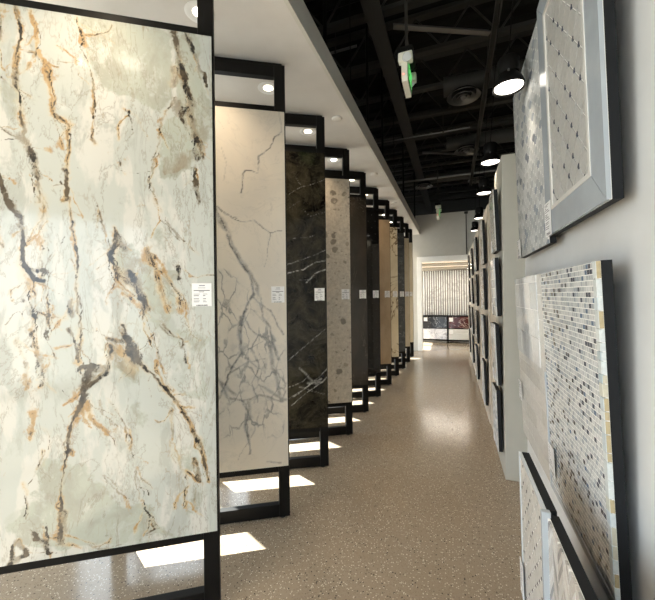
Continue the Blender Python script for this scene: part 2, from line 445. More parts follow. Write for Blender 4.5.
def slab_mesh(name, mat, parent, w, z0, z1, th, step, painter=None):
    """slab: local x from -w (left) to 0 (right edge), front face at y=-th"""
    nx = max(2, int(w/step)); nz = max(2, int((z1-z0)/step))
    if painter is None: nx, nz = 1, 1
    xs = np.linspace(-w, 0, nx+1); zs = np.linspace(z0, z1, nz+1)
    X, Z = np.meshgrid(xs, zs, indexing='ij')
    V = np.stack([X.ravel(), np.full(X.size, -th), Z.ravel()], 1)
    idx = np.arange(X.size).reshape(X.shape)
    F = np.stack([idx[:-1, :-1], idx[1:, :-1], idx[1:, 1:], idx[:-1, 1:]], -1).reshape(-1, 4).tolist()
    b = X.size; V = V.tolist()+[(-w, 0, z0), (0, 0, z0), (0, 0, z1), (-w, 0, z1)]
    c = [int(idx[0, 0]), int(idx[-1, 0]), int(idx[-1, -1]), int(idx[0, -1])]
    F.append([b+3, b+2, b+1, b])
    lo = [int(i) for i in idx[:, 0]]; hi = [int(i) for i in idx[:, -1]]; le = [int(i) for i in idx[0, :]]; ri = [int(i) for i in idx[-1, :]]
    F.append(lo[::-1]+[b, b+1]); F.append(hi+[b+2, b+3]); F.append(le+[b+3, b]); F.append(ri[::-1]+[b+1, b+2])
    me = bpy.data.meshes.new(name); me.from_pydata(V, [], F)
    if painter is not None:
        ca = me.color_attributes.new('vein', 'FLOAT_COLOR', 'POINT')
        arr = np.zeros((len(V), 4), np.float32); arr[:X.size] = painter(-X, Z).reshape(-1, 4)
        ca.data.foreach_set('color', arr.ravel())
    me.materials.append(mat)
    o = bpy.data.objects.new(name, me); COL.objects.link(o); o.parent = parent
    return o

# ------------------------------------------------------------------ camera
CAM_H = 1.55
cam = bpy.data.cameras.new('camera'); co = bpy.data.objects.new('camera', cam); COL.objects.link(co)
cam.sensor_fit = 'HORIZONTAL'; cam.sensor_width = 36; cam.lens = 36*335/655; cam.shift_y = -4.5/655
cam.clip_start = .02; cam.clip_end = 200
co.matrix_world = Matrix.Translation((0, 0, CAM_H)) @ Matrix.Rotation(R(20.6), 4, 'Z') @ Matrix.Rotation(R(90), 4, 'X') @ Matrix.Rotation(R(-.7), 4, 'Z')
SC.camera = co

# ------------------------------------------------------------------ setting
XL, XR, YB, YF, YE, ZC = -3.4, 3.6, -4.42, 9.55, 12.6, 5.3      # left/right/back/far walls, end of back room, roof deck
ZS = 3.2                                                         # underside of the white soffit
PX = .55                                                         # face of the near partition
def box_struct(name, mat, *b, ch=0., parent=None):
    m = MB(); m.box(*b, ch=ch); o = m.build(name, mat, parent)
    return struct(o) if parent is None else o

box_struct('floor', M['terrazzo'], XL-.1, XR+.1, YB-.1, YE+.1, -.12, 0)
box_struct('ground', M['asphalt'], -40, 40, -40, 50, -.3, -.14)
m = MB(); m.box(XL-.1, XR+.1, YB-.1, YE+.1, ZC, ZC+.15)
y = YB
while y < YE:                                                    # ribs of the steel deck
    m.prism([(y, ZC), (y+.06, ZC-.045), (y+.12, ZC-.045), (y+.18, ZC)], 'x', XL, XR); y += .30
struct(m.build('ceiling', M['black_paint']))
m = MB(); m.box(XL, -.87, YB, YF-.02, ZS, ZS+.03)
struct(m.build('ceiling_soffit', M['white_paint']))
box_struct('trim_soffit', M['fascia'], -.87, -.845, YB, YF-.02, ZS, ZS+.17)

# left wall: storefront glazing under a solid band
box_struct('wall_left', M['pale_wall'], XL-.1, XL, YB-.1, YE+.1, 3.02, ZC)
def window(n, along, a0, a1, fixed, z0, z1):
    """glazed bay in a dark frame; along 'y' for the left wall, 'x' for the back wall"""
    root = struct(empty('window_%d' % n, (fixed, a0, 0) if along == 'y' else (a0, fixed, 0)))
    fr = MB(); L = a1-a0; t = .05
    def bx(m, p0, p1, q0, q1, d0, d1):
        m.box(d0, d1, p0, p1, q0, q1) if along == 'y' else m.box(p0, p1, d0, d1, q0, q1)
    bx(fr, 0, t, z0, z1, -.05, .05); bx(fr, L-t, L, z0, z1, -.05, .05)
    bx(fr, t, L-t, z0, z0+.08, -.05, .05); bx(fr, t, L-t, z1-t, z1, -.05, .05)
    fr.build('window_frame', M['black_metal'], root)
    g = MB()
    q = [(0, t, z0+.08), (0, L-t, z0+.08), (0, L-t, z1-t), (0, t, z1-t)] if along == 'y' else [(t, 0, z0+.08), (L-t, 0, z0+.08), (L-t, 0, z1-t), (t, 0, z1-t)]
    g.poly(q); g.build('window_pane', M['glass'], root)
box_struct('wall_left_solid', M['pale_wall'], XL-.1, XL, 1.06, 2.11, 0, 3.019)
wn = 1; y = YB
while y < 1.0: y2 = min(y+1.37, 1.06); window(wn, 'y', y, y2, XL-.05, 0, 3.02); wn += 1; y = y2
window(wn, 'y', 2.11, 2.925, XL-.05, 0, 3.02); wn += 1; y = 2.925
while y < YE-.1:
    y2 = min(y+1.47, YE); window(wn, 'y', y, y2, XL-.05, 0, 3.02); wn += 1; y = y2
# back wall (behind the camera): glazing as well
box_struct('wall_back', M['pale_wall'], XL, XR, YB-.1, YB, 3.02, ZC)
x = XL
while x < XR-.1:
    x2 = min(x+1.75, XR); window(wn, 'x', x, x2, YB-.05, 0, 3.02); wn += 1; x = x2
box_struct('wall_end', M['dark_wall'], XL, XR, YE, YE+.1, 0, ZC)
box_struct('wall_right', M['dark_wall'], XR, XR+.1, YB-.1, YE+.1, 0, ZC)

# far wall with the cased opening into the back room
DX0, DX1, DZ = -.83, 1.25, 2.46
m = MB(); m.box(XL, DX0, YF, YF+.12, 0, 3.73); m.box(DX1, XR, YF, YF+.12, 0, 3.73); m.box(DX0, DX1, YF, YF+.12, DZ, 3.73)
struct(m.build('wall_far', M['grey_wall']))
m = MB()
m.box(DX0-.105, DX0+.02, YF-.03, YF+.15, 0, DZ+.12, .004); m.box(DX1-.02, DX1+.14, YF-.03, YF+.15, 0, DZ+.12, .004)
m.box(DX0+.02, DX1-.02, YF-.03, YF+.15, DZ-.02, DZ+.12, .004)
struct(m.build('door_1', M['trim_white']))
m = MB(); m.box(.325, .345, YF-.012, YF, 2.59, 3.66); m.box(.29, .38, YF-.03, YF, 3.66, 3.715)
tag(m.build('conduit', M['dark_steel']), 'thin dark vertical conduit on the grey wall above the white doorway', 'conduit')
# back room
BX0, BX1 = -1.10, 1.5
box_struct('wall_back_room_right', M['beige_wall'], BX1, BX1+.1, YF+.155, YE-.105, 0, 2.55)
box_struct('wall_back_room_end', M['beige_wall'], XL+.1, BX1, YE-.1, YE-.005, 0, 2.55)
box_struct('ceiling_back_room', M['white_paint'], XL+.1, BX1+.1, YF+.155, YE-.005, 2.555, 2.64)
for i, (yy, zz) in enumerate(((YF+.45, 2.37), (YF+1.15, 2.31))):
    r = empty('cove_beam', (0, yy, 0))
    m = MB(); m.box(BX0+.05, BX1-.05, 0, .10, zz, zz+.07, .004); m.build('beam_body', M['beige_wall'], r)
    m = MB(); m.box(BX0+.06, BX1-.06, .01, .04, zz+.0705, zz+.088); m.build('light_strip', M['warm_strip'], r)
    tag(r, ['beige ceiling beam with warm cove light, nearer the white doorway', 'beige ceiling beam with warm cove light, nearer the fluted marble panel'][i], 'beam light', 'cove beams in the back room')
    l = bpy.data.lights.new('cove_lamp', 'AREA'); l.shape = 'RECTANGLE'; l.size = 2.2; l.size_y = .05; l.energy = 16; l.color = (1, .90, .78)
    lo = bpy.data.objects.new('cove_lamp', l); COL.objects.link(lo); lo.location = (.2, yy+.13, zz-.01)

# feature wall and lower display of the back room
fw = empty('fluted_panel', (0, 11.50, 0)); m = MB()
x = -.93; k = 0
while x < 1.4:
    a = .044; m.prism([(x+a*t/8, -.014-.034*math.sin(math.pi*t/8)) for t in range(9)]+[(x+a, 0), (x, 0)], 'z', .87, 2.31)
    x += a+.026; k += 1
m.build('flutes', M['fluted_marble'], fw)
m = MB(); m.box(-.95, 1.42, 0, .06, .03, 2.32); m.build('backing', M['gap_wood'], fw)
tag(fw, 'tall white fluted marble panel seen through the white doorway', 'wall panel')
rk = empty('display_rack', (0, 11.30, 0)); m = MB()
m.box(-.98, 1.42, 0, .12, .83, .87); m.box(-.98, 1.42, 0, .12, .44, .475); m.box(-.98, 1.42, 0, .12, .06, .11)
for xx in (-.98, -.20, .605, 1.38): m.box(xx, xx+.045, 0, .12, .0, .83)
m.build('rack_frame', M['black_metal'], rk)
m = MB(); m.box(-.97, 1.41, .10, .12, .08, .86); m.build('rack_back', M['black_paint'], rk)
tag(rk, 'low black rack holding small slabs below the fluted marble panel', 'rack')
def small_slab(x0, x1, z0, z1, mat, label):
    r = empty('sample_slab', ((x0+x1)/2, 11.285, z0)); h = (x1-x0)/2; t = MB(); t.box(-h, h, -.012, .012, 0, z1-z0, .002)
    t.build('slab', M[mat], r); c = MB(); c.box(-h+.02, -h+.13, -.0135, -.0121, z1-z0-.15, z1-z0-.03); c.build('price_tag', M['paper'], r)
    tag(r, label, 'slab', 'small slabs in the black rack')
small_slab(-.93, -.205, .475, .83, 'night_slab', 'small black marble slab, upper left in the black rack')
small_slab(-.15, .60, .475, .83, 'wine_slab', 'small dark red marble slab with white veins in the black rack')
small_slab(-.93, -.205, .11, .44, 'violet_slab', 'small white slab with violet veins, below the black marble one')
small_slab(-.15, .60, .11, .44, 'linen_slab', 'small pale striped slab, below the dark red marble one')

# partitions on the right
box_struct('wall_near_right', M['near_wall'], PX, PX+.12, YB, 3.12, 0, 3.0)
def partition(name, mat, x0, y0, y1, top, endmat=None):
    box_struct(name, mat, x0, x0+.24, y0, y1, 0, top, ch=.004)
partition('wall_display_end', M['olive_wall'], .388, 3.121, 3.66, 2.70)
partition('wall_display_first', M['beige_wall'], .400, 3.665, 4.40, 2.61)
partition('wall_display_second', M['beige_wall'], .388, 4.405, 5.70, 2.61)
partition('wall_display_third', M['beige_wall'], .382, 5.705, 7.05, 2.61)
partition('wall_display_fourth', M['beige_wall'], .388, 7.055, 8.3, 2.61)
partition('wall_display_fifth', M['beige_wall'], .382, 8.305, YF-.035, 2.61)

# ------------------------------------------------------------------ roof steel
def ibeam(m, x0, x1, yc, z0, z1, w=.16, t=.018):
    m.box(x0, x1, yc-w/2, yc+w/2, z0, z0+t); m.box(x0, x1, yc-w/2, yc+w/2, z1-t, z1); m.box(x0, x1, yc-.008, yc+.008, z0+t, z1-t)
y = -3.6; k = 0
while y < YE-.3:                                                 # open-web joists running across the aisle
    m = MB()
    m.box(XL, XR, y-.05, y+.05, 4.72, 4.77); m.box(XL, XR, y-.05, y+.05, 5.20, 5.25)
    x = XL
    while x < XR-.4:
        m.tube([(x, y, 4.76), (x+.33, y, 5.21)], .013, 6); m.tube([(x+.33, y, 5.21), (x+.66, y, 4.76)], .013, 6); x += .66
    struct(m.build('ceiling_joist', M['dark_steel'])); y += .82
for xx, z0 in ((-.76, 4.52), (2.2, 4.52)):
    m = MB(); m.box(xx-.09, xx+.09, YB, YE, z0, z0+.02); m.box(xx-.012, xx+.012, YB, YE, z0+.02, 4.71)
    struct(m.build('ceiling_girder', M['dark_steel']))
def bar(name, a, b, r, mat, label, cat, group=None, n=8):
    m = MB(); m.tube([a, b], r, n); return tag(m.build(name, M[mat], smooth=True), label, cat, group)
def angle_bar(name, a, b, w, mat, label, cat, group=None):
    a, b = Vector(a), Vector(b); d = (b-a).normalized(); s = d.cross(Vector((0, 0, 1))).normalized()*w; u = Vector((0, 0, w)); t = .12
    m = MB()
    for p, q in ((s, u*t), (s*t, u)):
        m.v += [tuple(x) for x in (a, a+p, a+p+q, a+q, b, b+p, b+p+q, b+q)]; i = len(m.v)-8
        for f in ((0, 1, 2, 3), (4, 7, 6, 5), (0, 4, 5, 1), (1, 5, 6, 2), (2, 6, 7, 3), (3, 7, 4, 0)): m.f.append(tuple(i+k for k in f)); m.c.append(None)
    return tag(m.build(name, M[mat]), label, cat, group)
angle_bar('steel_brace', (-.60, 3.80, 4.53), (.41, 4.30, 4.53), .07, 'galvanised', 'grey steel angle running level behind the nearer exit sign', 'brace', 'grey braces in the black ceiling')
angle_bar('steel_brace', (-.60, 7.6, 4.62), (.62, 8.2, 4.62), .05, 'galvanised', 'thin grey steel angle just above the farther exit sign', 'brace', 'grey braces in the black ceiling')
def pipe(x0, x1, y, z, r, mat, label):
    e = empty('sprinkler_pipe', (x0, y, z)); m = MB(); m.tube([(0, 0, 0), (x1-x0, 0, 0)], r, 10)
    m.build('pipe_run', M[mat], e, smooth=True)
    for t in (.12, .85):
        xx = (x1-x0)*t; m = MB(); m.tube([(xx, 0, 0), (xx, 0, 4.735-z)], .006, 6); m.tube([(xx-.012, 0, 0), (xx+.012, 0, 0)], r+.006, 10); m.build('pipe_hanger', M['dark_steel'], e)
    tag(e, label, 'pipe', 'pipes in the black ceiling')
pipe(-2.75, -1.02, 3.78, 4.45, .015, 'galvanised', 'shiny sprinkler pipe beside the soffit, highest in view')
pipe(-2.6, .3, 6.24, 4.40, .011, 'galvanised', 'shiny sprinkler pipe crossing behind the nearer exit sign')
pipe(-2.6, 1.6, 8.70, 4.42, .022, 'galvanised', 'shiny sprinkler pipe nearest the grey far wall')
pipe(-2.6, 2.6, 9.52, 4.60, .05, 'dark_steel', 'thick dark pipe crossing over the top of the grey far wall')
for (X, Y, lab) in ((-.95, 2.54, 'nearest'), (-.95, 3.99, 'second'), (-.95, 4.9, 'third'), (-.95, 7.1, 'fourth'), (-.92, 8.96, 'farthest')):
    bar('hanger_rod', (X, Y, ZS+.031), (X, Y, 5.24), .017, 'black_metal', 'black hanger rod rising from the white soffit edge, %s from the camera' % lab, 'rod', 'rods carrying the soffit')
for (X, Y, lab) in ((-.93, 3.2, 'first'), (-.93, 5.8, 'second')):
    bar('hanger_wire', (X, Y, ZS+.031), (X, Y, 5.24), .005, 'black_metal', 'thin black wire between soffit hanger rods, %s from the camera' % lab, 'wire', 'wires over the soffit')
# round ducts with ceiling diffusers under them
def diffuser(x, y, z, label, ztop):
    r = empty('air_diffuser', (x, y, z)); m = MB()
    for k, (ro, ri, zz) in enumerate(((.23, .175, .0), (.155, .115, -.012), (.095, .06, -.022))):
        m.lathe([(ro, zz+.0), (ri, zz+.035), (ri-.006, zz+.035), (ro-.004, zz-.006), (ro, zz)], 32, caps=False)
    m.build('rings', M['galvanised'], r, smooth=True)
    m = MB(); m.lathe([(.04, -.02), (.045, .0), (.02, .03)], 20); m.build('cone', M['galvanised'], r, smooth=True)
    m = MB(); m.lathe([(.17, .035), (.17, ztop-z-.002)], 28); m.build('collar', M['black_metal'], r, smooth=True)
    tag(r, label, 'air vent', 'round ceiling diffusers')
for y, x0, x1, lab in ((5.2, -.1, XR, 'nearer'), (7.2, -.1, XR, 'farther')):
    m = MB(); m.tube([(x0, y, 4.57), (x1-.02, y, 4.57)], .13, 20)
    for xx in np.arange(x0+.3, x1-.1, .9): m.tube([(xx, y, 4.57), (xx+.03, y, 4.57)], .138, 20)
    tag(m.build('air_duct', M['dark_steel'], smooth=True), 'dark round air duct crossing the black ceiling, %s one' % lab, 'duct', 'round ducts')
diffuser(.17, 5.2, 4.38, 'round ceiling diffuser nearest the first pendant lamp', 4.44)
diffuser(.28, 7.2, 4.38, 'round ceiling diffuser over the middle pendant lamps', 4.44)
m = MB(); m.tube([(-1.2, 9.22, 4.60), (.9, 9.22, 4.60)], .12, 18); tag(m.build('air_duct', M['dark_steel'], smooth=True), 'dark round air duct just in front of the grey far wall', 'duct', 'round ducts')
diffuser(-.70, 9.22, 4.40, 'round ceiling diffuser beside the far end of the soffit', 4.49)
diffuser(.60, 9.22, 4.40, 'round ceiling diffuser farthest back, right of the farther exit sign', 4.49)
# strut that carries the pendant cords
st = MB()
for (a, b, c, d) in ((-.03, -.024, 4.30, 4.36), (.024, .03, 4.30, 4.36), (-.03, .03, 4.355, 4.36)): st.box(.44+a, .44+b, 1.4, 9.4, c, d)
y = 1.95
while y < 9.0: st.box(.42, .46, y, y+.07, 4.36, 4.366); st.tube([(.44, y+.03, 4.36), (.44, y+.03, 4.72)], .006, 6); y += .9
tag(st.build('strut_channel', M['dark_steel']), 'long dark strut channel above the row of pendant lamps', 'channel')

# ------------------------------------------------------------------ pendant lamps
def spot(name, loc, energy, size, col, blend=.6, rad=.05):
    l = bpy.data.lights.new(name, 'SPOT'); l.energy = energy; l.spot_size = R(size); l.spot_blend = blend; l.color = col; l.shadow_soft_size = rad
    o = bpy.data.objects.new(name, l); COL.objects.link(o); o.location = loc; return o
pz = 2.80
def pendant(x, y):
    r = empty('pendant_lamp', (x, y, pz)); m = MB()
    m.lathe([(.104, 0), (.106, .006), (.100, .03), (.085, .065), (.062, .095), (.060, .10), (.057, .098), (.08, .062), (.095, .028), (.100, .006), (.104, 0)], 36, caps=False)
    m.build('lamp_shade', M['black_metal'], r, smooth=True)
    m = MB(); m.lathe([(.050, .095), (.066, .10), (.070, .13), (.070, .20), (.062, .212), (.012, .215)], 30); m.build('lamp_cap', M['black_metal'], r, smooth=True)
    m = MB(); m.lathe([(.001, .004), (.06, .004), (.092, .010), (.092, .016), (.001, .02)], 32, caps=False); m.build('bulb', M['bulb'], r, smooth=True)
    for a in (.4, 2*math.pi/3+.4, 4*math.pi/3+.4):
        m = MB(); m.lathe([(.007, 0), (.007, .014)], 10, (.070*math.cos(a), .070*math.sin(a), .085)); m.build('thumb_screw', M['galvanised'], r)
    m = MB(); m.tube([(0, 0, .21), ((.44-x)/.86, 0, (4.30-pz)/.86)], .004, 6); m.build('cord', M['black_metal'], r)
    return r
PL = [(.330, 2.31, 'black pendant lamp nearest the camera, in front of the lantern tile board'), (.347, 3.56, 'second black pendant lamp, just above the grey partition end'),
      (.372, 4.62, 'third black pendant lamp along the partition'), (.42, 6.12, 'fourth black pendant lamp, against the grey far wall'), (.418, 7.28, 'fifth black pendant lamp, lowest and farthest in the row')]
for x, y, lab in PL:
    r = pendant(x, y); r.scale = (.86, .86, .86); tag(r, lab, 'pendant lamp', 'row of pendant lamps')
    spot('pendant_light', (x, y, pz-.01), 13, 90, (1, .86, .68), .8, .07)

# ------------------------------------------------------------------ soffit downlights and detectors
def downlight():
    r = empty('downlight', (0, 0, ZS)); m = MB()
    m.lathe([(.080, 0), (.082, -.004), (.068, -.006), (.050, -.001), (.037, -.001)], 32, caps=False); m.build('trim_ring', M['trim_white'], r, smooth=True)
    m = MB(); m.lathe([(.037, -.0015), (.03, -.003), (.001, -.004)], 28, caps=False); m.build('lamp_lens', M['down_bulb'], r, smooth=True)
    return r
dl0 = downlight(); NDL = 14
for k in range(NDL):
    yy = 1.564+.762*(k-3); xx = -1.36+.005*max(0, k-3)
    r = dl0 if k == 0 else copy_tree(dl0)
    r.location = (xx, yy, ZS)
    where = {0: 'mirrored high on the gold veined slab', 1: 'next to the one mirrored in the slab', 2: 'just on this side of the gold veined slab'}.get(k)
    if where is None:
        o = ['first', 'second', 'third', 'fourth', 'fifth', 'sixth', 'seventh', 'eighth', 'ninth', 'tenth', 'eleventh'][k-3]
        where = '%s beyond the gold veined slab' % o
    tag(r, 'round recessed downlight in the white soffit, ' + where, 'downlight', 'downlights along the slab row')
    spot('downlight_lamp', (xx, yy, ZS-.012), 40, 110, (1, .80, .58), .8, .05)
for k, (xx, yy) in enumerate(((-.995, 1.41), (-.995, 2.955), (-.993, 4.498), (-.98, 6.04), (-.975, 7.58))):
    m = MB(); m.lathe([(.045, 0), (.05, -.006), (.043, -.016), (.02, -.02), (.001, -.02)], 24, caps=False)
    o = m.build('smoke_detector', M['white_paint'], smooth=True); o.location = (xx, yy, ZS)
    tag(o, 'small white detector disc by the soffit edge, %s from the camera' % ['first', 'second', 'third', 'fourth', 'fifth'][k], 'detector', 'detectors along the soffit edge')
r = empty('panel_light', (-1.12, .285, ZS)); m = MB(); m.lathe([(.082, 0), (.082, -.006), (.076, -.01)], 32, caps=False); m.build('rim', M['trim_white'], r, smooth=True)
m = MB(); m.lathe([(.076, -.008), (.03, -.010), (.001, -.010)], 32, caps=False); m.build('diffuser_disc', M['lit_panel'], r, smooth=True)
tag(r, 'round flat ceiling light, mirrored as a pale disc in the gold veined slab', 'ceiling light')

# ------------------------------------------------------------------ exit signs
def strokes(ch):
    """letter strokes as (x0,x1,z0,z1) boxes or polygons in a 1 x 1.35 cell"""
    t = .22
    if ch == 'E': return [[(0, 0), (t, 0), (t, 1.35), (0, 1.35)], [(t, 0), (.85, 0), (.85, t), (t, t)], [(t, .57), (.72, .57), (.72, .57+t), (t, .57+t)], [(t, 1.35-t), (.85, 1.35-t), (.85, 1.35), (t, 1.35)]]
    if ch == 'X': return [[(0, 0), (.26, 0), (.95, 1.35), (.69, 1.35)], [(.69, 0), (.95, 0), (.26, 1.35), (0, 1.35)]]
    if ch == 'I': return [[(0, 0), (t, 0), (t, 1.35), (0, 1.35)]]
    if ch == 'T': return [[(.32, 0), (.32+t, 0), (.32+t, 1.35), (.32, 1.35)], [(0, 1.35-t), (.86, 1.35-t), (.86, 1.35), (0, 1.35)]]
def exit_sign(loc, rz, label, rod_top, scale=1.0, dark_canopy=True):
    """housing lies along local y, legend on the +x face"""
    r = empty('exit_sign', loc, rz); L, Hh, T = .32*scale, .215*scale, .052*scale
    m = MB(); m.prism([(-L/2, .03), (-L/2+.02, 0), (L/2-.02, 0), (L/2, .03), (L/2, Hh-.008), (L/2-.008, Hh), (-L/2+.008, Hh), (-L/2, Hh-.008)], 'x', -T/2, T/2)
    m.build('housing', M['cream_plastic'], r)
    m = MB(); m.prism([(-L/2+.012, .032), (L/2-.012, .032), (L/2-.012, Hh-.014), (-L/2+.012, Hh-.014)], 'x', T/2, T/2+.004); f = m.build('legend_panel', M['exit_face'], r)
    m = MB(); cell = .062*scale; lh = .135*scale/1.35; adv = {'E': .98, 'X': 1.06, 'I': .36, 'T': .86}; wid = sum(adv[c] for c in 'EXIT'); x = wid/2
    # seen from +x the word reads left to right along -y ... +y
    cur = -wid/2
    for ch in 'EXIT':
        for s in strokes(ch):
            m.prism([((cur+p[0])*cell*1.15, .045*scale+p[1]*lh) for p in s], 'x', T/2+.0045, T/2+.0065)
        cur += adv[ch]
    m.build('legend', M['exit_green'], f)
    for sy in (-1, 1):
        yy = sy*(L/2-.005)
        m = MB(); m.box(-T/2-.022, T/2+.040, yy-.03, yy+.03, Hh-.055, Hh+.012, .012); hd = m.build('lamp_head', M['cream_plastic'], r, smooth=True)
        m = MB(); dv = Vector((.55, -1 if sy < 0 else .4, -.45)).normalized(); c = Vector((.012, yy+(-.022 if sy < 0 else .022), Hh-.035))
        m.tube([c, c+dv*.02, c+dv*.034], [.026, .031, .029], 20); m.build('lamp_lens', M['lens'], hd, smooth=True)
    m = MB(); m.box(-.062, .062, -L/2+.01, L/2-.06, Hh+.013, Hh+.075, .004); m.build('canopy', M['black_metal'], r)
    m = MB(); m.tube([(0, 0, Hh+.05), (0, 0, rod_top-loc[2])], .011, 10); m.build('rod', M['dark_steel'], r, smooth=True)
    m = MB(); m.tube([(.02, -.05, Hh+.05), (.03, -.05, Hh+.09), (.012, -.03, Hh+.2), (.012, -.01, Hh+.5)], .004, 6); m.build('cable', M['dark_steel'], r, smooth=True)
    m = MB(); m.box(-.012, -.004, -L/2-.002, -L/2, .038, .046); m.build('indicator', M['red_led'], r)
    return tag(r, label, 'exit sign', 'exit signs hung from the ceiling')
exit_sign((-.325, 2.70, 3.165), R(0), 'cream and green exit sign with two lamp heads, hanging above the aisle nearest', 4.71, .85)
exit_sign((-.305, 8.05, 3.28), R(0), 'small distant exit sign hanging in front of the grey far wall', 4.71, 1.12)
exit_sign((-.225, 1.30, 3.37), R(90), 'exit sign whose green letters mirror in the black marble slab', 4.71)

# ------------------------------------------------------------------ big slab displays on the left
W, H, Z0, Z1 = 1.20, 3.185, .37, 2.83
def display(k, base, theta, mat, label, painter=None, step=.008, th=.012):
    W = 1.09 if k == 2 else 1.14
    Z0 = .40 if k == 0 else .37
    r = empty('slab_display', (base[0], base[1], 0), theta)
    p = .075; dep = .05
    for x in (-W, -p):
        m = MB(); m.box(x, x+p, 0, dep, .012, H-.02, .003); m.build('post', M['black_metal'], r)
    for z0, hh in ((.012, .085), (Z0-.045, .085), (Z1-.04, .085), (H-.105, .075)):
        m = MB(); m.box(-W+p, -p, .002, dep-.002, z0, z0+hh, .003); m.build('rail', M['black_metal'], r)
    m = MB(); m.box(-W+.05, -.02, .01, dep+.03, H-.028, H-.005, .002); m.build('head_track', M['black_metal'], r)
    for x in (-W+.05, -.05):
        m = MB(); m.lathe([(.02, 0), (.022, .004), (.012, .014)], 16, (x, dep/2, 0)); m.build('foot', M['dark_steel'], r, smooth=True)
    o = slab_mesh('slab', M[mat], r, W-.012, Z0, Z1, th, step, painter); o.location = (-.009, -.001, 0)
    m = MB(); m.box(-W, -.001, -.006, 0, Z0-.006, Z0-.0005); m.box(-.0085, -.002, -.010, 0, Z0, Z1); m.build('edge_trim', M['black_metal'], r)
    m = MB(); m.box(-.112, -.022, -.0155, -.0135, 1.505, 1.617); t = m.build('price_tag', M['paper'], r)
    m = MB(); g = MB(); random.seed(k*13)
    yf = -.0157
    def line(mb, x0, x1, z, h): mb.poly([(x0, yf, z), (x1, yf, z), (x1, yf, z+h), (x0, yf, z+h)])
    line(g, -.080, -.052, 1.603, .006); line(g, -.084, -.050, 1.593, .003)
    line(m, -.104, -.030, 1.580, .0035); line(m, -.080, -.056, 1.574, .0025)
    for zz, d in ((1.563, g), (1.555, m), (1.540, m), (1.530, g), (1.525, g)):
        line(d, -.104, -.104+random.uniform(.018, .03), zz, .003); line(d, -.062, -.062+random.uniform(.006, .026), zz, .003)
    x = -.092
    while x < -.042: wv = random.choice((.0008, .0015, .0022)); line(m, x, x+wv, 1.506, .007); x += wv+random.choice((.0008, .0014))
    m.build('print', M['ink'], t); g.build('fine_print', M['ink_pale'], t)
    return tag(r, label, 'slab display', 'large slabs in black frames along the left')
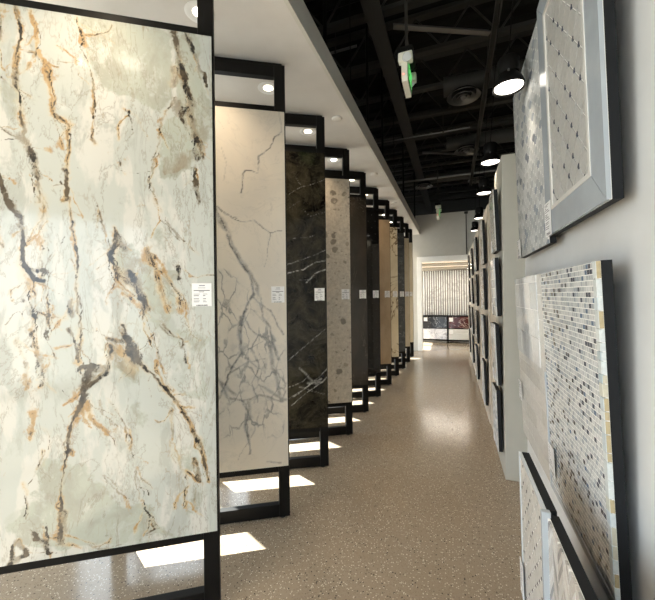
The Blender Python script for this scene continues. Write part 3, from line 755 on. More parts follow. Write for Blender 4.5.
VEINS_GOLD=[
 ([(0.886,2.825),(0.873,2.703),(0.889,2.57),(0.902,2.466)],14,0.75,45,0.55),
 ([(0.806,2.833),(0.795,2.717),(0.809,2.596),(0.804,2.479),(0.792,2.363),(0.768,2.232),(0.751,2.13),(0.733,1.982)],6,0.6,22,0.5),
 ([(0.807,2.597),(0.806,2.479)],14,0.5,20,0.4),
 ([(0.787,2.26),(0.763,2.188),(0.745,2.085)],20,0.55,26,0.4),
 ([(0.72,1.997),(0.715,1.84),(0.71,1.691),(0.724,1.631)],5,0.45,24,0.45),
 ([(0.75,2.813),(0.732,2.712),(0.732,2.638),(0.695,2.584),(0.676,2.481),(0.664,2.362),(0.619,2.322),(0.606,2.247),(0.634,2.123),(0.636,1.987)],4,0.35,12,0.8),
 ([(0.641,2.123),(0.634,2.048),(0.629,1.987)],10,0.75,14,0.4),
 ([(0.622,2.002),(0.604,1.844),(0.599,1.722),(0.593,1.6),(0.588,1.494),(0.576,1.356),(0.577,1.265)],5,0.55,12,0.6),
 ([(0.598,1.783),(0.595,1.669)],8,0.6,10,0.3),
 ([(0.623,1.54),(0.613,1.472)],16,0.55,22,0.3),
 ([(0.629,1.419),(0.59,1.341),(0.581,1.28)],7,0.7,5,0.1),
 ([(0.53,1.246),(0.551,1.186),(0.569,1.134),(0.572,1.081)],13,0.85,8,0.2),
 ([(0.571,1.234),(0.503,1.245),(0.482,1.213),(0.517,1.169),(0.558,1.141)],10,0.7,8,0.1),
 ([(0.544,1.217),(0.489,1.229)],13,0.6,8,0.1),
 ([(0.572,1.096),(0.593,1.029),(0.614,0.955),(0.635,0.851),(0.649,0.717),(0.664,0.569),(0.665,0.448)],6,0.7,14,0.5),
 ([(0.575,1.096),(0.583,1.043)],10,0.7,12,0.5),
 ([(0.613,0.97),(0.639,0.837)],7,0.7,6,0.1),
 ([(0.65,0.596),(0.66,0.523),(0.665,0.448)],14,0.45,18,0.5),
 ([(0.567,2.816),(0.548,2.728),(0.529,2.608),(0.516,2.517),(0.519,2.271),(0.505,2.256)],4,0.4,11,0.55),
 ([(0.905,2.132),(0.876,2.076),(0.846,1.983)],9,0.8,10,0.3),
 ([(0.846,1.99),(0.803,1.911),(0.786,1.779),(0.78,1.705),(0.749,1.631),(0.711,1.616)],9,0.85,14,0.3),
 ([(0.78,1.705),(0.773,1.572),(0.764,1.468),(0.75,1.364),(0.729,1.169)],8,0.4,20,0.5),
 ([(0.762,1.676),(0.704,1.654)],14,0.5,14,0.3),
 ([(0.71,1.691),(0.712,1.497),(0.701,1.362),(0.676,1.285)],4,0.45,10,0.4),
 ([(0.788,1.543),(0.757,1.475)],16,0.4,18,0.3),
 ([(0.767,1.409),(0.746,1.319),(0.741,1.214)],16,0.45,18,0.35),
 ([(0.821,1.367),(0.803,1.292),(0.786,1.173)],10,0.4,16,0.5),
 ([(0.161,2.824),(0.14,2.665),(0.096,2.458),(0.082,2.345),(0.044,2.233)],16,0.6,20,0.35),
 ([(0.107,2.817),(0.06,2.676),(0.029,2.582)],6,0.6,8,0.1),
 ([(0.142,2.469),(0.09,2.344),(0.076,2.23)],24,0.45,26,0.2),
 ([(0.163,2.661),(0.171,2.563)],18,0.35,26,0.5),
 ([(0.157,2.5),(0.233,2.394),(0.249,2.28),(0.288,2.101),(0.267,2.023)],5,0.4,12,0.45),
 ([(0.084,2.181),(0.07,2.017)],10,0.6,10,0.2),
 ([(0.44,1.88),(0.42,1.803),(0.456,1.755),(0.428,1.678),(0.373,1.615),(0.316,1.519),(0.331,1.456)],9,0.6,20,0.6),
 ([(0.433,1.865),(0.392,1.788)],15,0.5,20,0.4),
 ([(0.386,1.678),(0.344,1.599),(0.302,1.503)],12,0.6,22,0.5),
 ([(0.306,1.774),(0.271,1.678),(0.242,1.582),(0.214,1.485)],5,0.3,22,0.7),
 ([(0.284,1.758),(0.212,1.646),(0.16,1.565),(0.153,1.484)],7,0.35,18,0.6),
 ([(0.158,1.695),(0.148,1.646)],14,0.6,10,0.1),
 ([(0.244,1.422),(0.2,1.372),(0.155,1.354),(0.126,1.239)],6,0.5,10,0.35),
 ([(0.216,1.92),(0.149,1.825)],5,0.5,8,0.3),
 ([(0.267,2.014),(0.238,1.951)],8,0.3,14,0.5),
 ([(0.522,2.008),(0.469,1.817),(0.387,1.568),(0.317,1.424)],3,0.4,7,0.35),
 ([(0.463,1.739),(0.429,1.615),(0.359,1.552)],4,0.3,10,0.5),
 ([(0.317,1.424),(0.26,1.294),(0.217,1.147),(0.158,1.046)],3,0.25,8,0.4),
 ([(0.41,1.427),(0.407,1.364),(0.376,1.316),(0.334,1.251),(0.262,1.166),(0.181,1.056)],7,0.65,18,0.5),
 ([(0.411,1.388),(0.39,1.34),(0.348,1.267)],22,0.65,22,0.3),
 ([(0.467,1.367),(0.39,1.348),(0.361,1.331)],14,0.5,20,0.3),
 ([(0.467,1.336),(0.478,1.228)],8,0.5,16,0.6),
 ([(0.432,1.319),(0.363,1.236)],18,0.2,34,0.6),
 ([(0.181,1.063),(0.114,0.951),(0.069,0.799),(0.039,0.647)],6,0.55,14,0.7),
 ([(0.1,0.77),(0.083,0.653),(0.063,0.634)],14,0.45,16,0.6),
 ([(0.139,0.702),(0.086,0.645)],6,0.2,14,0.9),
 ([(0.196,1.024),(0.191,0.862),(0.14,0.661),(0.149,0.532)],4,0.3,10,0.45),
 ([(0.47,1.087),(0.394,0.947),(0.367,0.803),(0.354,0.691),(0.313,0.542),(0.269,0.471)],4,0.45,9,0.35),
 ([(0.387,0.947),(0.378,0.836)],5,0.3,8,0.8),
 ([(0.768,1.045),(0.766,1.001),(0.782,0.936)],12,0.4,18,0.8),
 ([(0.552,1.071),(0.533,0.992),(0.485,0.926)],5,0.2,16,0.8),
 ([(0.504,1.082),(0.498,1.02),(0.436,0.96)],4,0.4,6,0.4),
 ([(0.868,0.398),(0.849,0.467),(0.83,0.493),(0.8,0.429),(0.85,0.409)],10,0.65,6,0.1),
 ([(0.774,0.527),(0.761,0.496),(0.73,0.475),(0.717,0.413)],8,0.75,6,0.1),
 ([(0.729,0.549),(0.711,0.412)],5,0.6,5,0.1),
 ([(0.566,0.43),(0.498,0.402),(0.4,0.415),(0.255,0.453)],5,0.4,6,0.1),
 ([(0.494,0.741),(0.426,0.654),(0.341,0.578),(0.27,0.463)],4,0.4,6,0.2),
 ([(0.792,0.59),(0.784,0.721),(0.746,0.783),(0.719,0.876)],4,0.35,8,0.4),
 ([(0.877,2.513),(0.841,2.489),(0.81,2.464)],3,0.2,6,0.5),
 ([(0.802,2.642),(0.739,2.637),(0.695,2.584)],3,0.15,6,0.6),
 ([(0.661,2.679),(0.569,2.617)],3,0.1,5,0.5),
 ([(0.378,2.425),(0.351,2.318),(0.408,2.234),(0.381,2.126)],4,0.3,6,0.1),
 ([(0.91,1.631),(0.885,1.762),(0.896,1.893)],4,0.1,14,0.4),
 ([(0.904,2.307),(0.855,2.282),(0.781,2.26)],3,0.2,8,0.4),
 ([(0.637,1.828),(0.684,1.736),(0.704,1.646)],3,0.45,4,0.1),
 ([(0.676,1.27),(0.664,1.164),(0.625,1.101)],3,0.4,4,0.1),
]
CLOUDS_GOLD=[
 ([(0.564,2.817),(0.168,2.823),(0.202,2.51),(0.262,2.415),(0.461,2.54),(0.522,2.624)],0.65),
 ([(0.176,2.83),(0.026,2.83),(0.034,2.217),(0.145,2.225),(0.171,2.579)],0.8),
 ([(0.248,2.36),(0.173,2.449),(0.082,2.345),(0.084,2.148),(0.236,2.105)],0.95),
 ([(0.88,2.819),(0.8,2.834),(0.798,2.421),(0.781,2.275),(0.903,2.365)],0.35),
 ([(0.648,0.838),(0.494,0.741),(0.37,0.583),(0.27,0.463),(0.089,0.391),(0.672,0.419),(0.849,0.482),(0.784,0.751),(0.719,0.861)],0.7),
 ([(0.455,1.771),(0.385,1.803),(0.285,1.662),(0.151,1.695),(0.161,1.484),(0.2,1.388),(0.331,1.504)],0.8),
 ([(0.466,1.398),(0.333,1.314),(0.334,1.203),(0.475,1.228)],0.9),
 ([(0.504,1.067),(0.45,0.984),(0.479,0.863),(0.492,0.973)],0.6),
 ([(0.4,1.073),(0.35,1.069),(0.352,0.927),(0.38,0.946)],0.6),
 ([(0.283,1.902),(0.195,1.824),(0.27,1.726),(0.306,1.774)],0.4),
 ([(0.244,1.406),(0.031,1.366),(0.035,1.043),(0.158,1.062)],0.45),
 ([(0.205,0.896),(0.037,0.878),(0.04,0.614),(0.164,0.518),(0.192,0.733)],0.4),
 ([(0.727,1.363),(0.583,1.341),(0.586,1.09),(0.691,1.099)],0.25),
]
VEINS_GREY=[
 ([(0.305,2.258),(0.281,2.374),(0.258,2.405),(0.191,2.395),(0.178,2.507),(0.097,2.571),(0.073,2.655),(0.019,2.694)],5,0.75),
 ([(0.492,2.181),(0.406,2.105),(0.329,2.08)],5,0.6),
 ([(0.047,2.832),(0.03,2.752),(0.019,2.682)],4,0.4),
 ([(0.101,2.197),(0.096,2.092)],3,0.35),
 ([(0.482,2.157),(0.418,2.046),(0.375,1.91),(0.299,1.774),(0.244,1.67),(0.223,1.566),(0.292,1.429),(0.316,1.292),(0.306,1.177),(0.374,1.065),(0.431,0.932),(0.464,0.844)],8,0.85),
 ([(0.476,2.112),(0.428,2.046),(0.381,1.956)],26,0.5),
 ([(0.381,1.956),(0.299,1.797),(0.233,1.659)],13,0.45),
 ([(0.244,1.693),(0.211,1.635),(0.189,1.542)],14,0.5),
 ([(0.481,2.169),(0.362,2.082),(0.296,2.049),(0.217,2.063),(0.161,2.018),(0.104,1.985),(0.023,2.006)],4,0.6),
 ([(0.104,1.985),(0.128,1.868),(0.153,1.751)],4,0.5),
 ([(0.223,1.543),(0.179,1.496),(0.11,1.448),(0.065,1.353),(0.02,1.282)],6,0.6),
 ([(0.179,1.496),(0.168,1.403),(0.112,1.331),(0.101,1.238),(0.057,1.119)],8,0.65),
 ([(0.292,1.417),(0.26,1.336),(0.215,1.288),(0.147,1.263),(0.102,1.214)],5,0.6),
 ([(0.306,1.177),(0.239,1.197),(0.17,1.24)],4,0.5),
 ([(0.262,1.129),(0.195,1.056),(0.242,0.966),(0.198,0.836)],5,0.6),
 ([(0.113,1.215),(0.092,1.051),(0.059,0.908),(0.037,0.825)],14,0.5),
 ([(0.374,1.043),(0.262,1.106),(0.149,1.123)],5,0.5),
 ([(0.308,1.406),(0.323,1.292),(0.302,1.165)],12,0.6),
 ([(0.224,1.45),(0.135,1.344),(0.125,1.192)],4,0.5),
 ([(0.192,1.334),(0.205,1.195),(0.138,1.053)],4,0.5),
 ([(0.463,1.0),(0.398,0.871),(0.31,0.842),(0.266,0.77)],10,0.6),
 ([(0.441,0.976),(0.354,0.891)],14,0.5),
 ([(0.266,0.77),(0.29,0.657),(0.269,0.563),(0.259,0.481)],10,0.7),
 ([(0.266,0.839),(0.256,0.723)],18,0.4),
 ([(0.31,0.842),(0.197,0.88),(0.037,0.823),(0.008,0.891)],7,0.5),
 ([(0.196,0.95),(0.083,0.873),(0.009,0.832)],10,0.45),
 ([(0.199,0.765),(0.234,0.629),(0.314,0.498),(0.337,0.443)],4,0.4),
 ([(0.146,0.416),(0.061,0.398)],6,0.5),
 ([(0.422,2.559),(0.391,2.448),(0.414,2.332)],2,0.3),
 ([(0.442,2.74),(0.399,2.675)],2,0.2),
 ([(0.457,1.455),(0.369,1.522),(0.314,1.452)],2,0.2),
]
VEINS_BLACK=[
 ([(0.344,1.835),(0.23,1.865),(0.108,1.912),(0.0,1.958)],5,0.45),
 ([(0.345,1.746),(0.201,1.791),(0.078,1.851),(-0.008,1.867)],6,0.8),
 ([(0.172,1.67),(0.095,1.746),(-0.007,1.791)],6,0.8),
 ([(0.232,1.701),(0.141,1.691)],4,0.6),
 ([(0.287,2.059),(0.137,2.077),(0.075,2.109)],3,0.4),
 ([(0.354,0.973),(0.24,1.057),(0.102,1.172),(-0.007,1.259)],4,0.6),
 ([(0.242,0.907),(0.152,0.812),(0.092,0.763)],14,0.4),
 ([(0.168,0.768),(0.061,0.776)],10,0.4),
 ([(0.335,0.638),(0.184,0.724),(-0.002,0.894)],6,0.7),
 ([(0.357,0.735),(0.213,0.786),(0.152,0.842)],4,0.5),
 ([(0.224,2.345),(0.134,2.258),(0.005,2.293)],2,0.3),
 ([(0.338,2.311),(0.224,2.39)],2,0.3),
 ([(0.336,2.448),(0.222,2.513),(0.008,2.584)],3,0.4),
 ([(0.266,2.6),(0.192,2.499)],2,0.35),
 ([(0.335,0.567),(0.184,0.676),(-0.001,0.816)],5,0.7),
 ([(0.153,0.764),(0.061,0.804)],10,0.5),
 ([(0.335,0.627),(0.244,0.68)],4,0.6),
 ([(0.244,0.74),(0.032,0.666)],8,0.3),
]
def branches(veins, seed, per):
    """short side veins that leave the main ones at a slant and wander off"""
    rr = random.Random(seed); out = []
    for q, w, s, gw, gs in veins:
        L = sum(math.dist(q[i], q[i+1]) for i in range(len(q)-1))
        for _ in range(max(1, int(per*L/.25))):
            i = rr.randrange(len(q)-1); t = rr.random(); (x0, y0), (x1, y1) = q[i], q[i+1]
            x, y = x0+(x1-x0)*t+rr.gauss(0, .012), y0+(y1-y0)*t; a = math.atan2(y1-y0, x1-x0)+rr.choice((-1, 1))*rr.uniform(.15, .8); p = [(x, y)]
            for _ in range(rr.randint(2, 5)):
                st = rr.uniform(.015, .05); a += rr.gauss(0, .35); x += st*math.cos(a); y += st*math.sin(a); p.append((x, y))
            out.append((p, rr.uniform(2, 3.6), rr.uniform(.35, .8), rr.uniform(5, 13), rr.uniform(.15, .7)))
    return out
BRANCH = branches(VEINS_GOLD, 5, 2.4)
pg = lambda d, z: paint(d, z, [(q, w*2.0, min(1, s*1.25), gw*1.1, gs) for q, w, s, gw, gs in VEINS_GOLD]+BRANCH, CLOUDS_GOLD, .024, 3, 3)
CRACKED = [([(.78, 1.60), (.40, 1.75), (.12, 1.50), (.02, 1.0), (.06, .62), (.45, .60), (.78, .80)], 1.0), ([(.60, .9), (.42, 1.6), (.30, 1.0)], .8)]
pw = lambda d, z: paint(d, z, [(q, w*1.5, min(1, s*1.3)) for q, w, s in VEINS_GREY], CRACKED, .016, 23)
pb = lambda d, z: paint(d, z, VEINS_BLACK, (), .014, 43)
TH = R(31.5)
DISP = [
 ((-1.100, 1.362), R(34), 'marble_gold', 'nearest and largest slab display, white marble with gold and black veins', pg, .004),
 ((-1.088, 2.098), TH, 'marble_grey', 'slab display of white marble with dark grey veins, second from the camera', pw, .007),
 ((-1.072, 2.832), R(29.5), 'marble_black', 'slab display of black marble with white streaks, third from the camera', pb, .008),
 ((-1.062, 3.570), TH, 'aggregate_stone', 'slab display of speckled grey-beige stone, right behind the black marble', None, 1),
 ((-1.065, 4.330), TH, 'umber_slab', 'slab display of plain dark brown stone behind the speckled grey one', None, 1),
 ((-1.046, 5.037), TH, 'hex_black', 'slab display of black stone with faint hexagon tracery', None, 1),
 ((-1.008, 5.765), TH, 'sand_slab', 'slab display of plain sand coloured stone beside the hexagon black one', None, 1),
 ((-.985, 6.450), TH, 'gold_line_slab', 'slab display of cream stone with brown-gold lines', None, 1),
 ((-.950, 7.105), TH, 'slate_slab', 'slab display of dark grey slate with thin pale lines', None, 1),
 ((-.938, 7.810), TH, 'ivory_slab', 'slab display of plain ivory stone behind the dark slate', None, 1),
 ((-.935, 8.520), TH, 'cream_slab', 'slab display of pale cream stone, last before the doorway', None, 1),
]
for k, (b, th_, mt, lab, pt, st_) in enumerate(DISP): display(k, b, th_, mt, lab, pt, st_)

# ------------------------------------------------------------------ tile boards on the right
def clip_poly(p, w, h):
    """clip polygon to [0,w]x[0,h]"""
    for ax, lim, sg in ((0, 0, 1), (0, w, -1), (1, 0, 1), (1, h, -1)):
        q = []
        for i in range(len(p)):
            a, b = p[i], p[(i+1) % len(p)]; da, db = sg*(a[ax]-lim), sg*(b[ax]-lim)
            if da >= 0: q.append(a)
            if (da >= 0) != (db >= 0):
                t = da/(da-db); q.append((a[0]+(b[0]-a[0])*t, a[1]+(b[1]-a[1])*t))
        p = q
        if len(p) < 3: return None
    return p
def add_tiles(m, tiles, y0, z0, w, h, x0, x1):
    for poly, c in tiles:
        q = clip_poly(poly, w, h)
        if q: m.prism([(y0+a, z0+b) for a, b in q], 'x', x0, x1, c)
def pick(cols, wts): return random.choices(cols, wts)[0]
def jit(c, a=.06):
    k = 1+random.uniform(-a, a); return tuple(min(1, x*k) for x in c)
def brick_tiles(w, h, tw, th, g, cols, wts, shift=.5, jitter=.05):
    out = []; j = 0; z = 0
    while z < h:
        y = -tw*((j*shift) % 1)
        while y < w:
            out.append(([(y+g/2, z+g/2), (y+tw-g/2, z+g/2), (y+tw-g/2, z+th-g/2), (y+g/2, z+th-g/2)], jit(pick(cols, wts), jitter))); y += tw
        z += th; j += 1
    return out
def hex_tiles(w, h, tw, th, g, cols, wts):
    """elongated hexagons in offset rows"""
    out = []; j = 0; z = 0
    while z < h+th:
        y = -tw*(.5 if j % 2 else 0)
        while y < w+tw:
            a, b = tw/2-g/2, th/2-g/3
            out.append(([(y-a, z), (y-a*.6, z-b), (y+a*.6, z-b), (y+a, z), (y+a*.6, z+b), (y-a*.6, z+b)], jit(pick(cols, wts)))); y += tw
        z += th*.62; j += 1
    return out
def lantern_tiles(w, h, dx, dz, g, body, dot, dotp, rd):
    """lozenges with small diamonds set in their crossings"""
    out = []; nj = int(h/(dz/2))+3; ni = int(w/dx)+3
    for j in range(-1, nj):
        for i in range(-1, ni):
            cy = i*dx+(dx/2 if j % 2 else 0); cz = j*dz/2; a, b = dx/2-g*1.2, dz/2-g*1.2; f = .12
            out.append(([(cy-a*(1-f), cz-b*f), (cy-a*f, cz-b*(1-f)), (cy+a*f, cz-b*(1-f)), (cy+a*(1-f), cz-b*f), (cy+a*(1-f), cz+b*f), (cy+a*f, cz+b*(1-f)), (cy-a*f, cz+b*(1-f)), (cy-a*(1-f), cz+b*f)], jit(body, .05)))
    return out
def dot_tiles(w, h, dx, dz, dot, pale, p, rd):
    out = []
    for j in range(-1, int(h/(dz/2))+3):
        for i in range(-1, int(w/dx)+3):
            cy = i*dx+(dx/2 if j % 2 else 0)+dx/2; cz = j*dz/2
            c = jit(dot, .2) if random.random() < p else jit(pale, .05)
            out.append(([(cy-rd, cz), (cy, cz-rd*1.2), (cy+rd, cz), (cy, cz+rd*1.2)], c))
    return out
def chevron_tiles(w, h, cw, ch, g, cols, wts):
    out = []; i = 0; y = 0
    while y < w:
        up = 1 if i % 2 == 0 else -1; z = -cw
        while z < h+cw:
            s = cw*1.5*up
            a = [(y+g/2, z), (y+cw-g/2, z+s), (y+cw-g/2, z+s+ch-g), (y+g/2, z+ch-g)]
            out.append((a, jit(pick(cols, wts), .06))); z += ch
        y += cw; i += 1
    return out

GREYS = [(.70, .71, .71), (.60, .62, .63), (.50, .53, .55), (.42, .46, .50), (.10, .11, .14), (.16, .22, .32)]
def board_root(name, x, y0, z0, lean, label, group):
    r = empty(name, (x, y0, z0), 0, -R(lean)); return tag(r, label, 'tile board', group)
def board_core(r, w, h, th=.031):
    m = MB(); m.box(.009, .009+th, 0, w, 0, h, .0015); m.build('backer_board', M['substrate'], r)
    m = MB(); m.box(.0016, .009, .001, w-.001, .001, h-.001); return m
def cleat(r, w, h, depth):
    m = MB(); m.box(.0405, .0405+depth, .1, w-.1, h*.55, h*.55+.06); m.build('hanging_cleat', M['dark_steel'], r)
def sticker(r, y0, y1, z0, z1, x=-.010, seed=0):
    m = MB(); m.box(x-.0015, x, y0, y1, z0, z1); t = m.build('price_tag', M['paper'], r)
    m = MB(); random.seed(seed+5); xf = x-.0018
    z = z1-.012; w = y1-y0
    def ln(a, b, zz, hh): m.poly([(xf, a, zz), (xf, b, zz), (xf, b, zz+hh), (xf, a, zz+hh)])
    while z > z0+.03:
        ln(y1-.01-random.uniform(.2, .75)*w, y1-.01, z, .003); z -= random.choice((.008, .010, .014))
    yy = y0+.2*w
    while yy < y1-.2*w: b = random.choice((.001, .002, .003)); ln(yy, yy+b, z0+.006, .012); yy += b+.0015
    m.build('print', M['ink'], t)
NB = 'large tile boards on the near right wall'
bw = .79
# upper near: lantern mosaic inside a grey-blue marble border
random.seed(3)
h = 1.20
bw = .735
r = board_root('tile_board', .468, 1.318, 1.845, 1.6, 'upper tile board with lantern mosaic in a blue-grey mitred marble border', NB)
m = board_core(r, bw, h); m.build('grout_bed', M['grout'], r)
b = .115; pc = .018
for q, mat_ in (([(0, 0), (bw, 0), (bw-b, b), (b, b)], 'marble_trim'), ([(bw, 0), (bw, h), (bw-b, h-b), (bw-b, b)], 'marble_trim'), ([(bw, h), (0, h), (b, h-b), (bw-b, h-b)], 'marble_trim'), ([(0, h), (0, 0), (b, b), (b, h-b)], 'marble_trim')):
    c = (sum(p[0] for p in q)/4, sum(p[1] for p in q)/4); q = [(p[0]+(c[0]-p[0])*.004, p[1]+(c[1]-p[1])*.004) for p in q]
    m = MB(); m.prism(q, 'x', -.006, .007); m.build('border_tile', M[mat_], r)
m = MB()
for q in ([(b, b), (bw-b, b), (bw-b-pc, b+pc), (b+pc, b+pc)], [(bw-b, b), (bw-b, h-b), (bw-b-pc, h-b-pc), (bw-b-pc, b+pc)], [(bw-b, h-b), (b, h-b), (b+pc, h-b-pc), (bw-b-pc, h-b-pc)], [(b, h-b), (b, b), (b+pc, b+pc), (b+pc, h-b-pc)]): m.prism(q, 'x', -.009, .007)
m.build('pencil_trim', M['pencil'], r)
fw_, fh_ = bw-2*b-2*pc, h-2*b-2*pc; o_ = b+pc
m = MB(); add_tiles(m, lantern_tiles(fw_, fh_, .115, .125, .0042, (.47, .465, .45), None, 0, .010), o_, o_, fw_, fh_, -.002, .007)
add_tiles(m, dot_tiles(fw_, fh_, .115, .125, (.06, .07, .10), (.5, .5, .5), .5, .010), o_, o_, fw_, fh_, -.0024, .007)
m.build('mosaic', M['tile_matte'], r, attr='glaze')
cleat(r, bw, h, .022); sticker(r, bw-.115, bw-.005, -.005, .165, seed=1)
# upper far: elongated grey hexagons
bw = .79
r = board_root('tile_board', .468, 2.058, 1.81, 1.6, 'upper tile board of elongated grey hexagon mosaic, beside the lantern mosaic', NB)
m = board_core(r, bw, 1.20); m.build('grout_bed', M['grout'], r)
m = MB(); add_tiles(m, hex_tiles(bw, 1.20, .085, .05, .010, [(.46, .47, .47), (.38, .40, .41), (.53, .54, .54), (.28, .31, .35), (.18, .20, .24)], [6, 3, 4, 1.0, .3]), 0, 0, bw, 1.20, .0, .007)
m.build('mosaic', M['tile_matte'], r, attr='glaze'); cleat(r, bw, h, .022); sticker(r, bw-.10, bw+.012, -.005, .13, seed=2)
# middle near: small brick mosaic with a glass border
h = 1.155
r = board_root('tile_board', .488, 1.342, .50, 2.2, 'middle tile board of small white, grey and slate brick mosaic', NB)
w_ = .772
m = board_core(r, w_, h); m.build('grout_bed', M['grout'], r)
m = MB(); add_tiles(m, brick_tiles(w_-.03, h, .024, .020, .0032, GREYS, [8, 6, 5, 2.6, 2.9, .8]), .03, .032, w_-.03, h-.032, .001, .007); m.build('mosaic', M['tile_gloss'], r, attr='glaze')
m = MB(); m.box(-.003, .008, .03, w_, 0, .030); m.build('edge_trim', M['marble_trim_pale'], r)
m = MB(); z = 0
while z < h:
    hh = random.choice((.03, .045, .06)); hh = min(hh, h-z)
    m.box(-.006, .008, .001, .028, z+.0012, z+hh-.0012, col=jit(pick([(.66, .74, .78), (.55, .64, .68), (.74, .78, .78), (.10, .14, .20), (.70, .70, .62)], [4, 2, 4, 1.3, 1])))
    m.box(-.004, .0075, -.0015, .0009, z+.002, z+hh-.002, col=pick([(.50, .41, .25), (.62, .58, .46), (.68, .72, .72)], [3, 2, 3]))
    z += hh
m.build('glass_border', M['tile_gloss'], r, attr='glaze'); cleat(r, w_, h, .02); sticker(r, w_-.12, w_-.01, .10, .25, seed=3)
# middle far: white subway tile and glass
r = board_root('tile_board', .488, 2.118, .50, 2.2, 'middle tile board of plain white subway tiles, beside the brick mosaic', NB)
w_ = .80
m = board_core(r, w_, h); m.build('grout_bed', M['grout'], r)
zs = .62
m = MB(); add_tiles(m, brick_tiles(w_, zs, .30, .095, .002, [(.66, .64, .60), (.70, .68, .65)], [1, 1]), 0, 0, w_, zs, .0, .007); m.build('subway_tile', M['tile'], r, attr='glaze')
m = MB(); add_tiles(m, brick_tiles(w_-.10, h-zs, .18, .165, .003, [(.80, .80, .80), (.74, .75, .76), (.64, .66, .68)], [4, 3, 1.4]), .10, zs, w_-.10, h-zs, -.004, .007)
add_tiles(m, brick_tiles(.10, h-zs, .30, .14, .002, [(.72, .70, .67)], [1]), 0, zs, .10, h-zs, .0, .007); m.build('glass_tile', M['tile_gloss'], r, attr='glaze')
m = MB(); m.box(-.004, .007, 0, .014, 0, zs); m.build('edge_trim', M['marble_trim_pale'], r)
cleat(r, w_, h, .02); sticker(r, w_-.09, w_+.01, .25, .39, seed=4)
# low boards standing on the floor against a dark plinth
pl = empty('display_plinth', (.35, .30, 0)); m = MB(); m.box(0, .195, 0, 1.62, .05, .25, .004); m.build('plinth_body', M['substrate'], pl)
m = MB(); m.box(.02, .195, .02, 1.60, 0, .05); m.build('plinth_base', M['black_paint'], pl)
tag(pl, 'low dark plinth along the near wall behind the floor standing tile boards', 'plinth')
h = .785
r = board_root('tile_board', .300, 1.362, .006, .9, 'low tile board of pale lantern mosaic standing on the floor', NB)
w_ = .462
m = board_core(r, w_, h); m.build('grout_bed', M['grout'], r)
m = MB(); add_tiles(m, lantern_tiles(w_-.02, h-.012, .07, .075, .0036, (.55, .53, .50), None, 0, .007), 0, 0, w_-.02, h-.012, .0, .007)
add_tiles(m, dot_tiles(w_-.02, h-.012, .07, .075, (.10, .09, .09), (.52, .50, .48), .38, .0065), 0, 0, w_-.02, h-.012, -.0006, .007); m.build('mosaic', M['tile_matte'], r, attr='glaze')
m = MB(); m.box(-.004, .008, w_-.018, w_, 0, h); m.box(-.003, .008, 0, w_-.019, h-.011, h); m.build('edge_trim', M['marble_trim_pale'], r); sticker(r, w_-.07, w_+.004, .12, .28, seed=6)
r = board_root('tile_board', .304, .78, .006, .9, 'low tile board of grey marble chevrons, nearest on the floor', NB)
w_ = .578
m = board_core(r, w_, h-.012); m.build('grout_bed', M['grout'], r)
m = MB(); add_tiles(m, chevron_tiles(w_-.03, h-.012, .055, .030, .003, [(.56, .53, .50), (.44, .42, .40), (.64, .62, .60), (.32, .31, .31)], [5, 3, 4, 1.2]), 0, 0, w_-.03, h-.012, .0, .007); m.build('mosaic', M['tile'], r, attr='glaze')
m = MB(); m.box(-.016, .012, w_-.022, w_-.002, 0, h+.006, .002); m.build('edge_trim', M['marble_trim'], r)

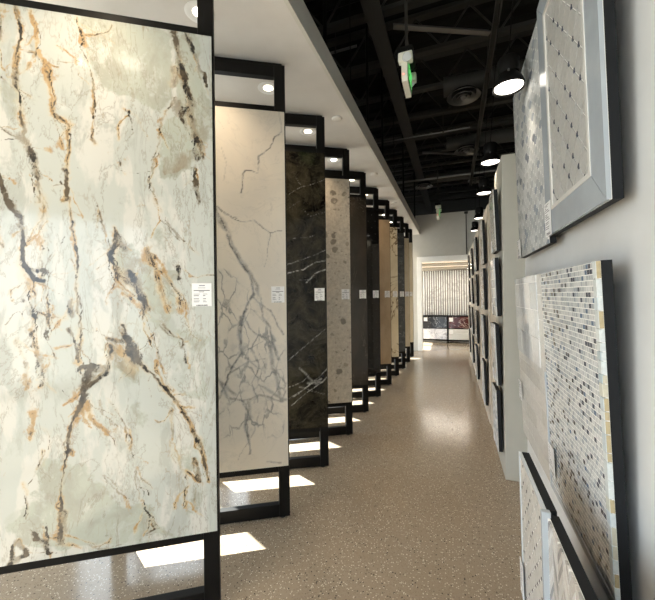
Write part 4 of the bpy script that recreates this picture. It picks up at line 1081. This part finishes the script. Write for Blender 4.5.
# small boards on the far partitions
PAL = [[(.62, .58, .52), (.50, .46, .40), (.70, .67, .62)], [(.55, .56, .57), (.40, .42, .45), (.66, .67, .68)], [(.36, .31, .26), (.50, .45, .38), (.28, .25, .22)], [(.68, .66, .62), (.58, .56, .53), (.45, .42, .38)]]
COLS = [(3.17, .388, .29, 1.7), (4.43, .388, .30, 1.7), (5.74, .382, .30, 1.7), (7.10, .388, .30, 1.7), (8.35, .382, .30, 1.7)]
ROWS = [(.205, .52), (.765, .52), (1.355, .50), (1.915, .52)]
tints = ['beige stone', 'cool grey', 'dark brown', 'off-white']
cname = ['first', 'second', 'third', 'fourth', 'fifth', 'sixth', 'seventh']; rname = ['bottom', 'lower middle', 'upper middle', 'top']
for ci, (y0, fx, w, ln) in enumerate(COLS):
    for ri, (z0, hh) in enumerate(ROWS):
        random.seed(100+ci*7+ri); pi = random.randrange(4)
        r = board_root('mosaic_board', fx-.049, y0, z0, ln+random.uniform(-.4, .5), 'small %s tile board, %s row, %s column past the grey partition end' % (tints[pi], rname[ri], cname[ci]), 'small tile boards on the far partitions')
        m = board_core(r, w, hh, .030); m.build('grout_bed', M['grout_grey'], r)
        m = MB(); add_tiles(m, brick_tiles(w, hh, *random.choice(((.10, .05), (.05, .025), (.16, .08), (.05, .05))), .003, PAL[pi], [4, 2, 2]), 0, 0, w, hh, .0, .007); m.build('tile_face', M[random.choice(('tile', 'tile_matte', 'tile_gloss'))], r, attr='glaze')
        m = MB(); m.box(.0395, .0455, .08, w-.08, .02, .05); m.build('hanging_cleat', M['dark_steel'], r)
        if ci < 4: m = MB(); m.box(-.004, -.002, w-.09, w-.01, .01, .11); m.build('price_tag', M['paper'], r)

# ------------------------------------------------------------------ daylight
sun = bpy.data.lights.new('sun', 'SUN'); sun.energy = 36; sun.angle = R(.5); sun.color = (1, .97, .92)
so = bpy.data.objects.new('sun', sun); COL.objects.link(so); so.location = (-8, 6, 8)
so.rotation_euler = Vector((.687, -.313, -.656)).to_track_quat('-Z', 'Y').to_euler()
wd = bpy.data.worlds.new('World'); SC.world = wd; wd.use_nodes = True
n = N(wd.node_tree); bg = wd.node_tree.nodes['Background']
bg.inputs['Color'].default_value = (.84, .91, 1.0, 1); bg.inputs['Strength'].default_value = 4.6

vs = SC.view_settings
vs.view_transform = 'Standard'; vs.look = 'None'; vs.gamma = 1; vs.use_curve_mapping = False; vs.exposure = .36
SC.display_settings.display_device = 'sRGB'
cy = SC.cycles
cy.use_denoising = True; cy.max_bounces = 8; cy.diffuse_bounces = 5; cy.glossy_bounces = 4; cy.transmission_bounces = 4; cy.transparent_max_bounces = 8
cy.sample_clamp_indirect = 6; cy.caustics_reflective = False; cy.caustics_refractive = False
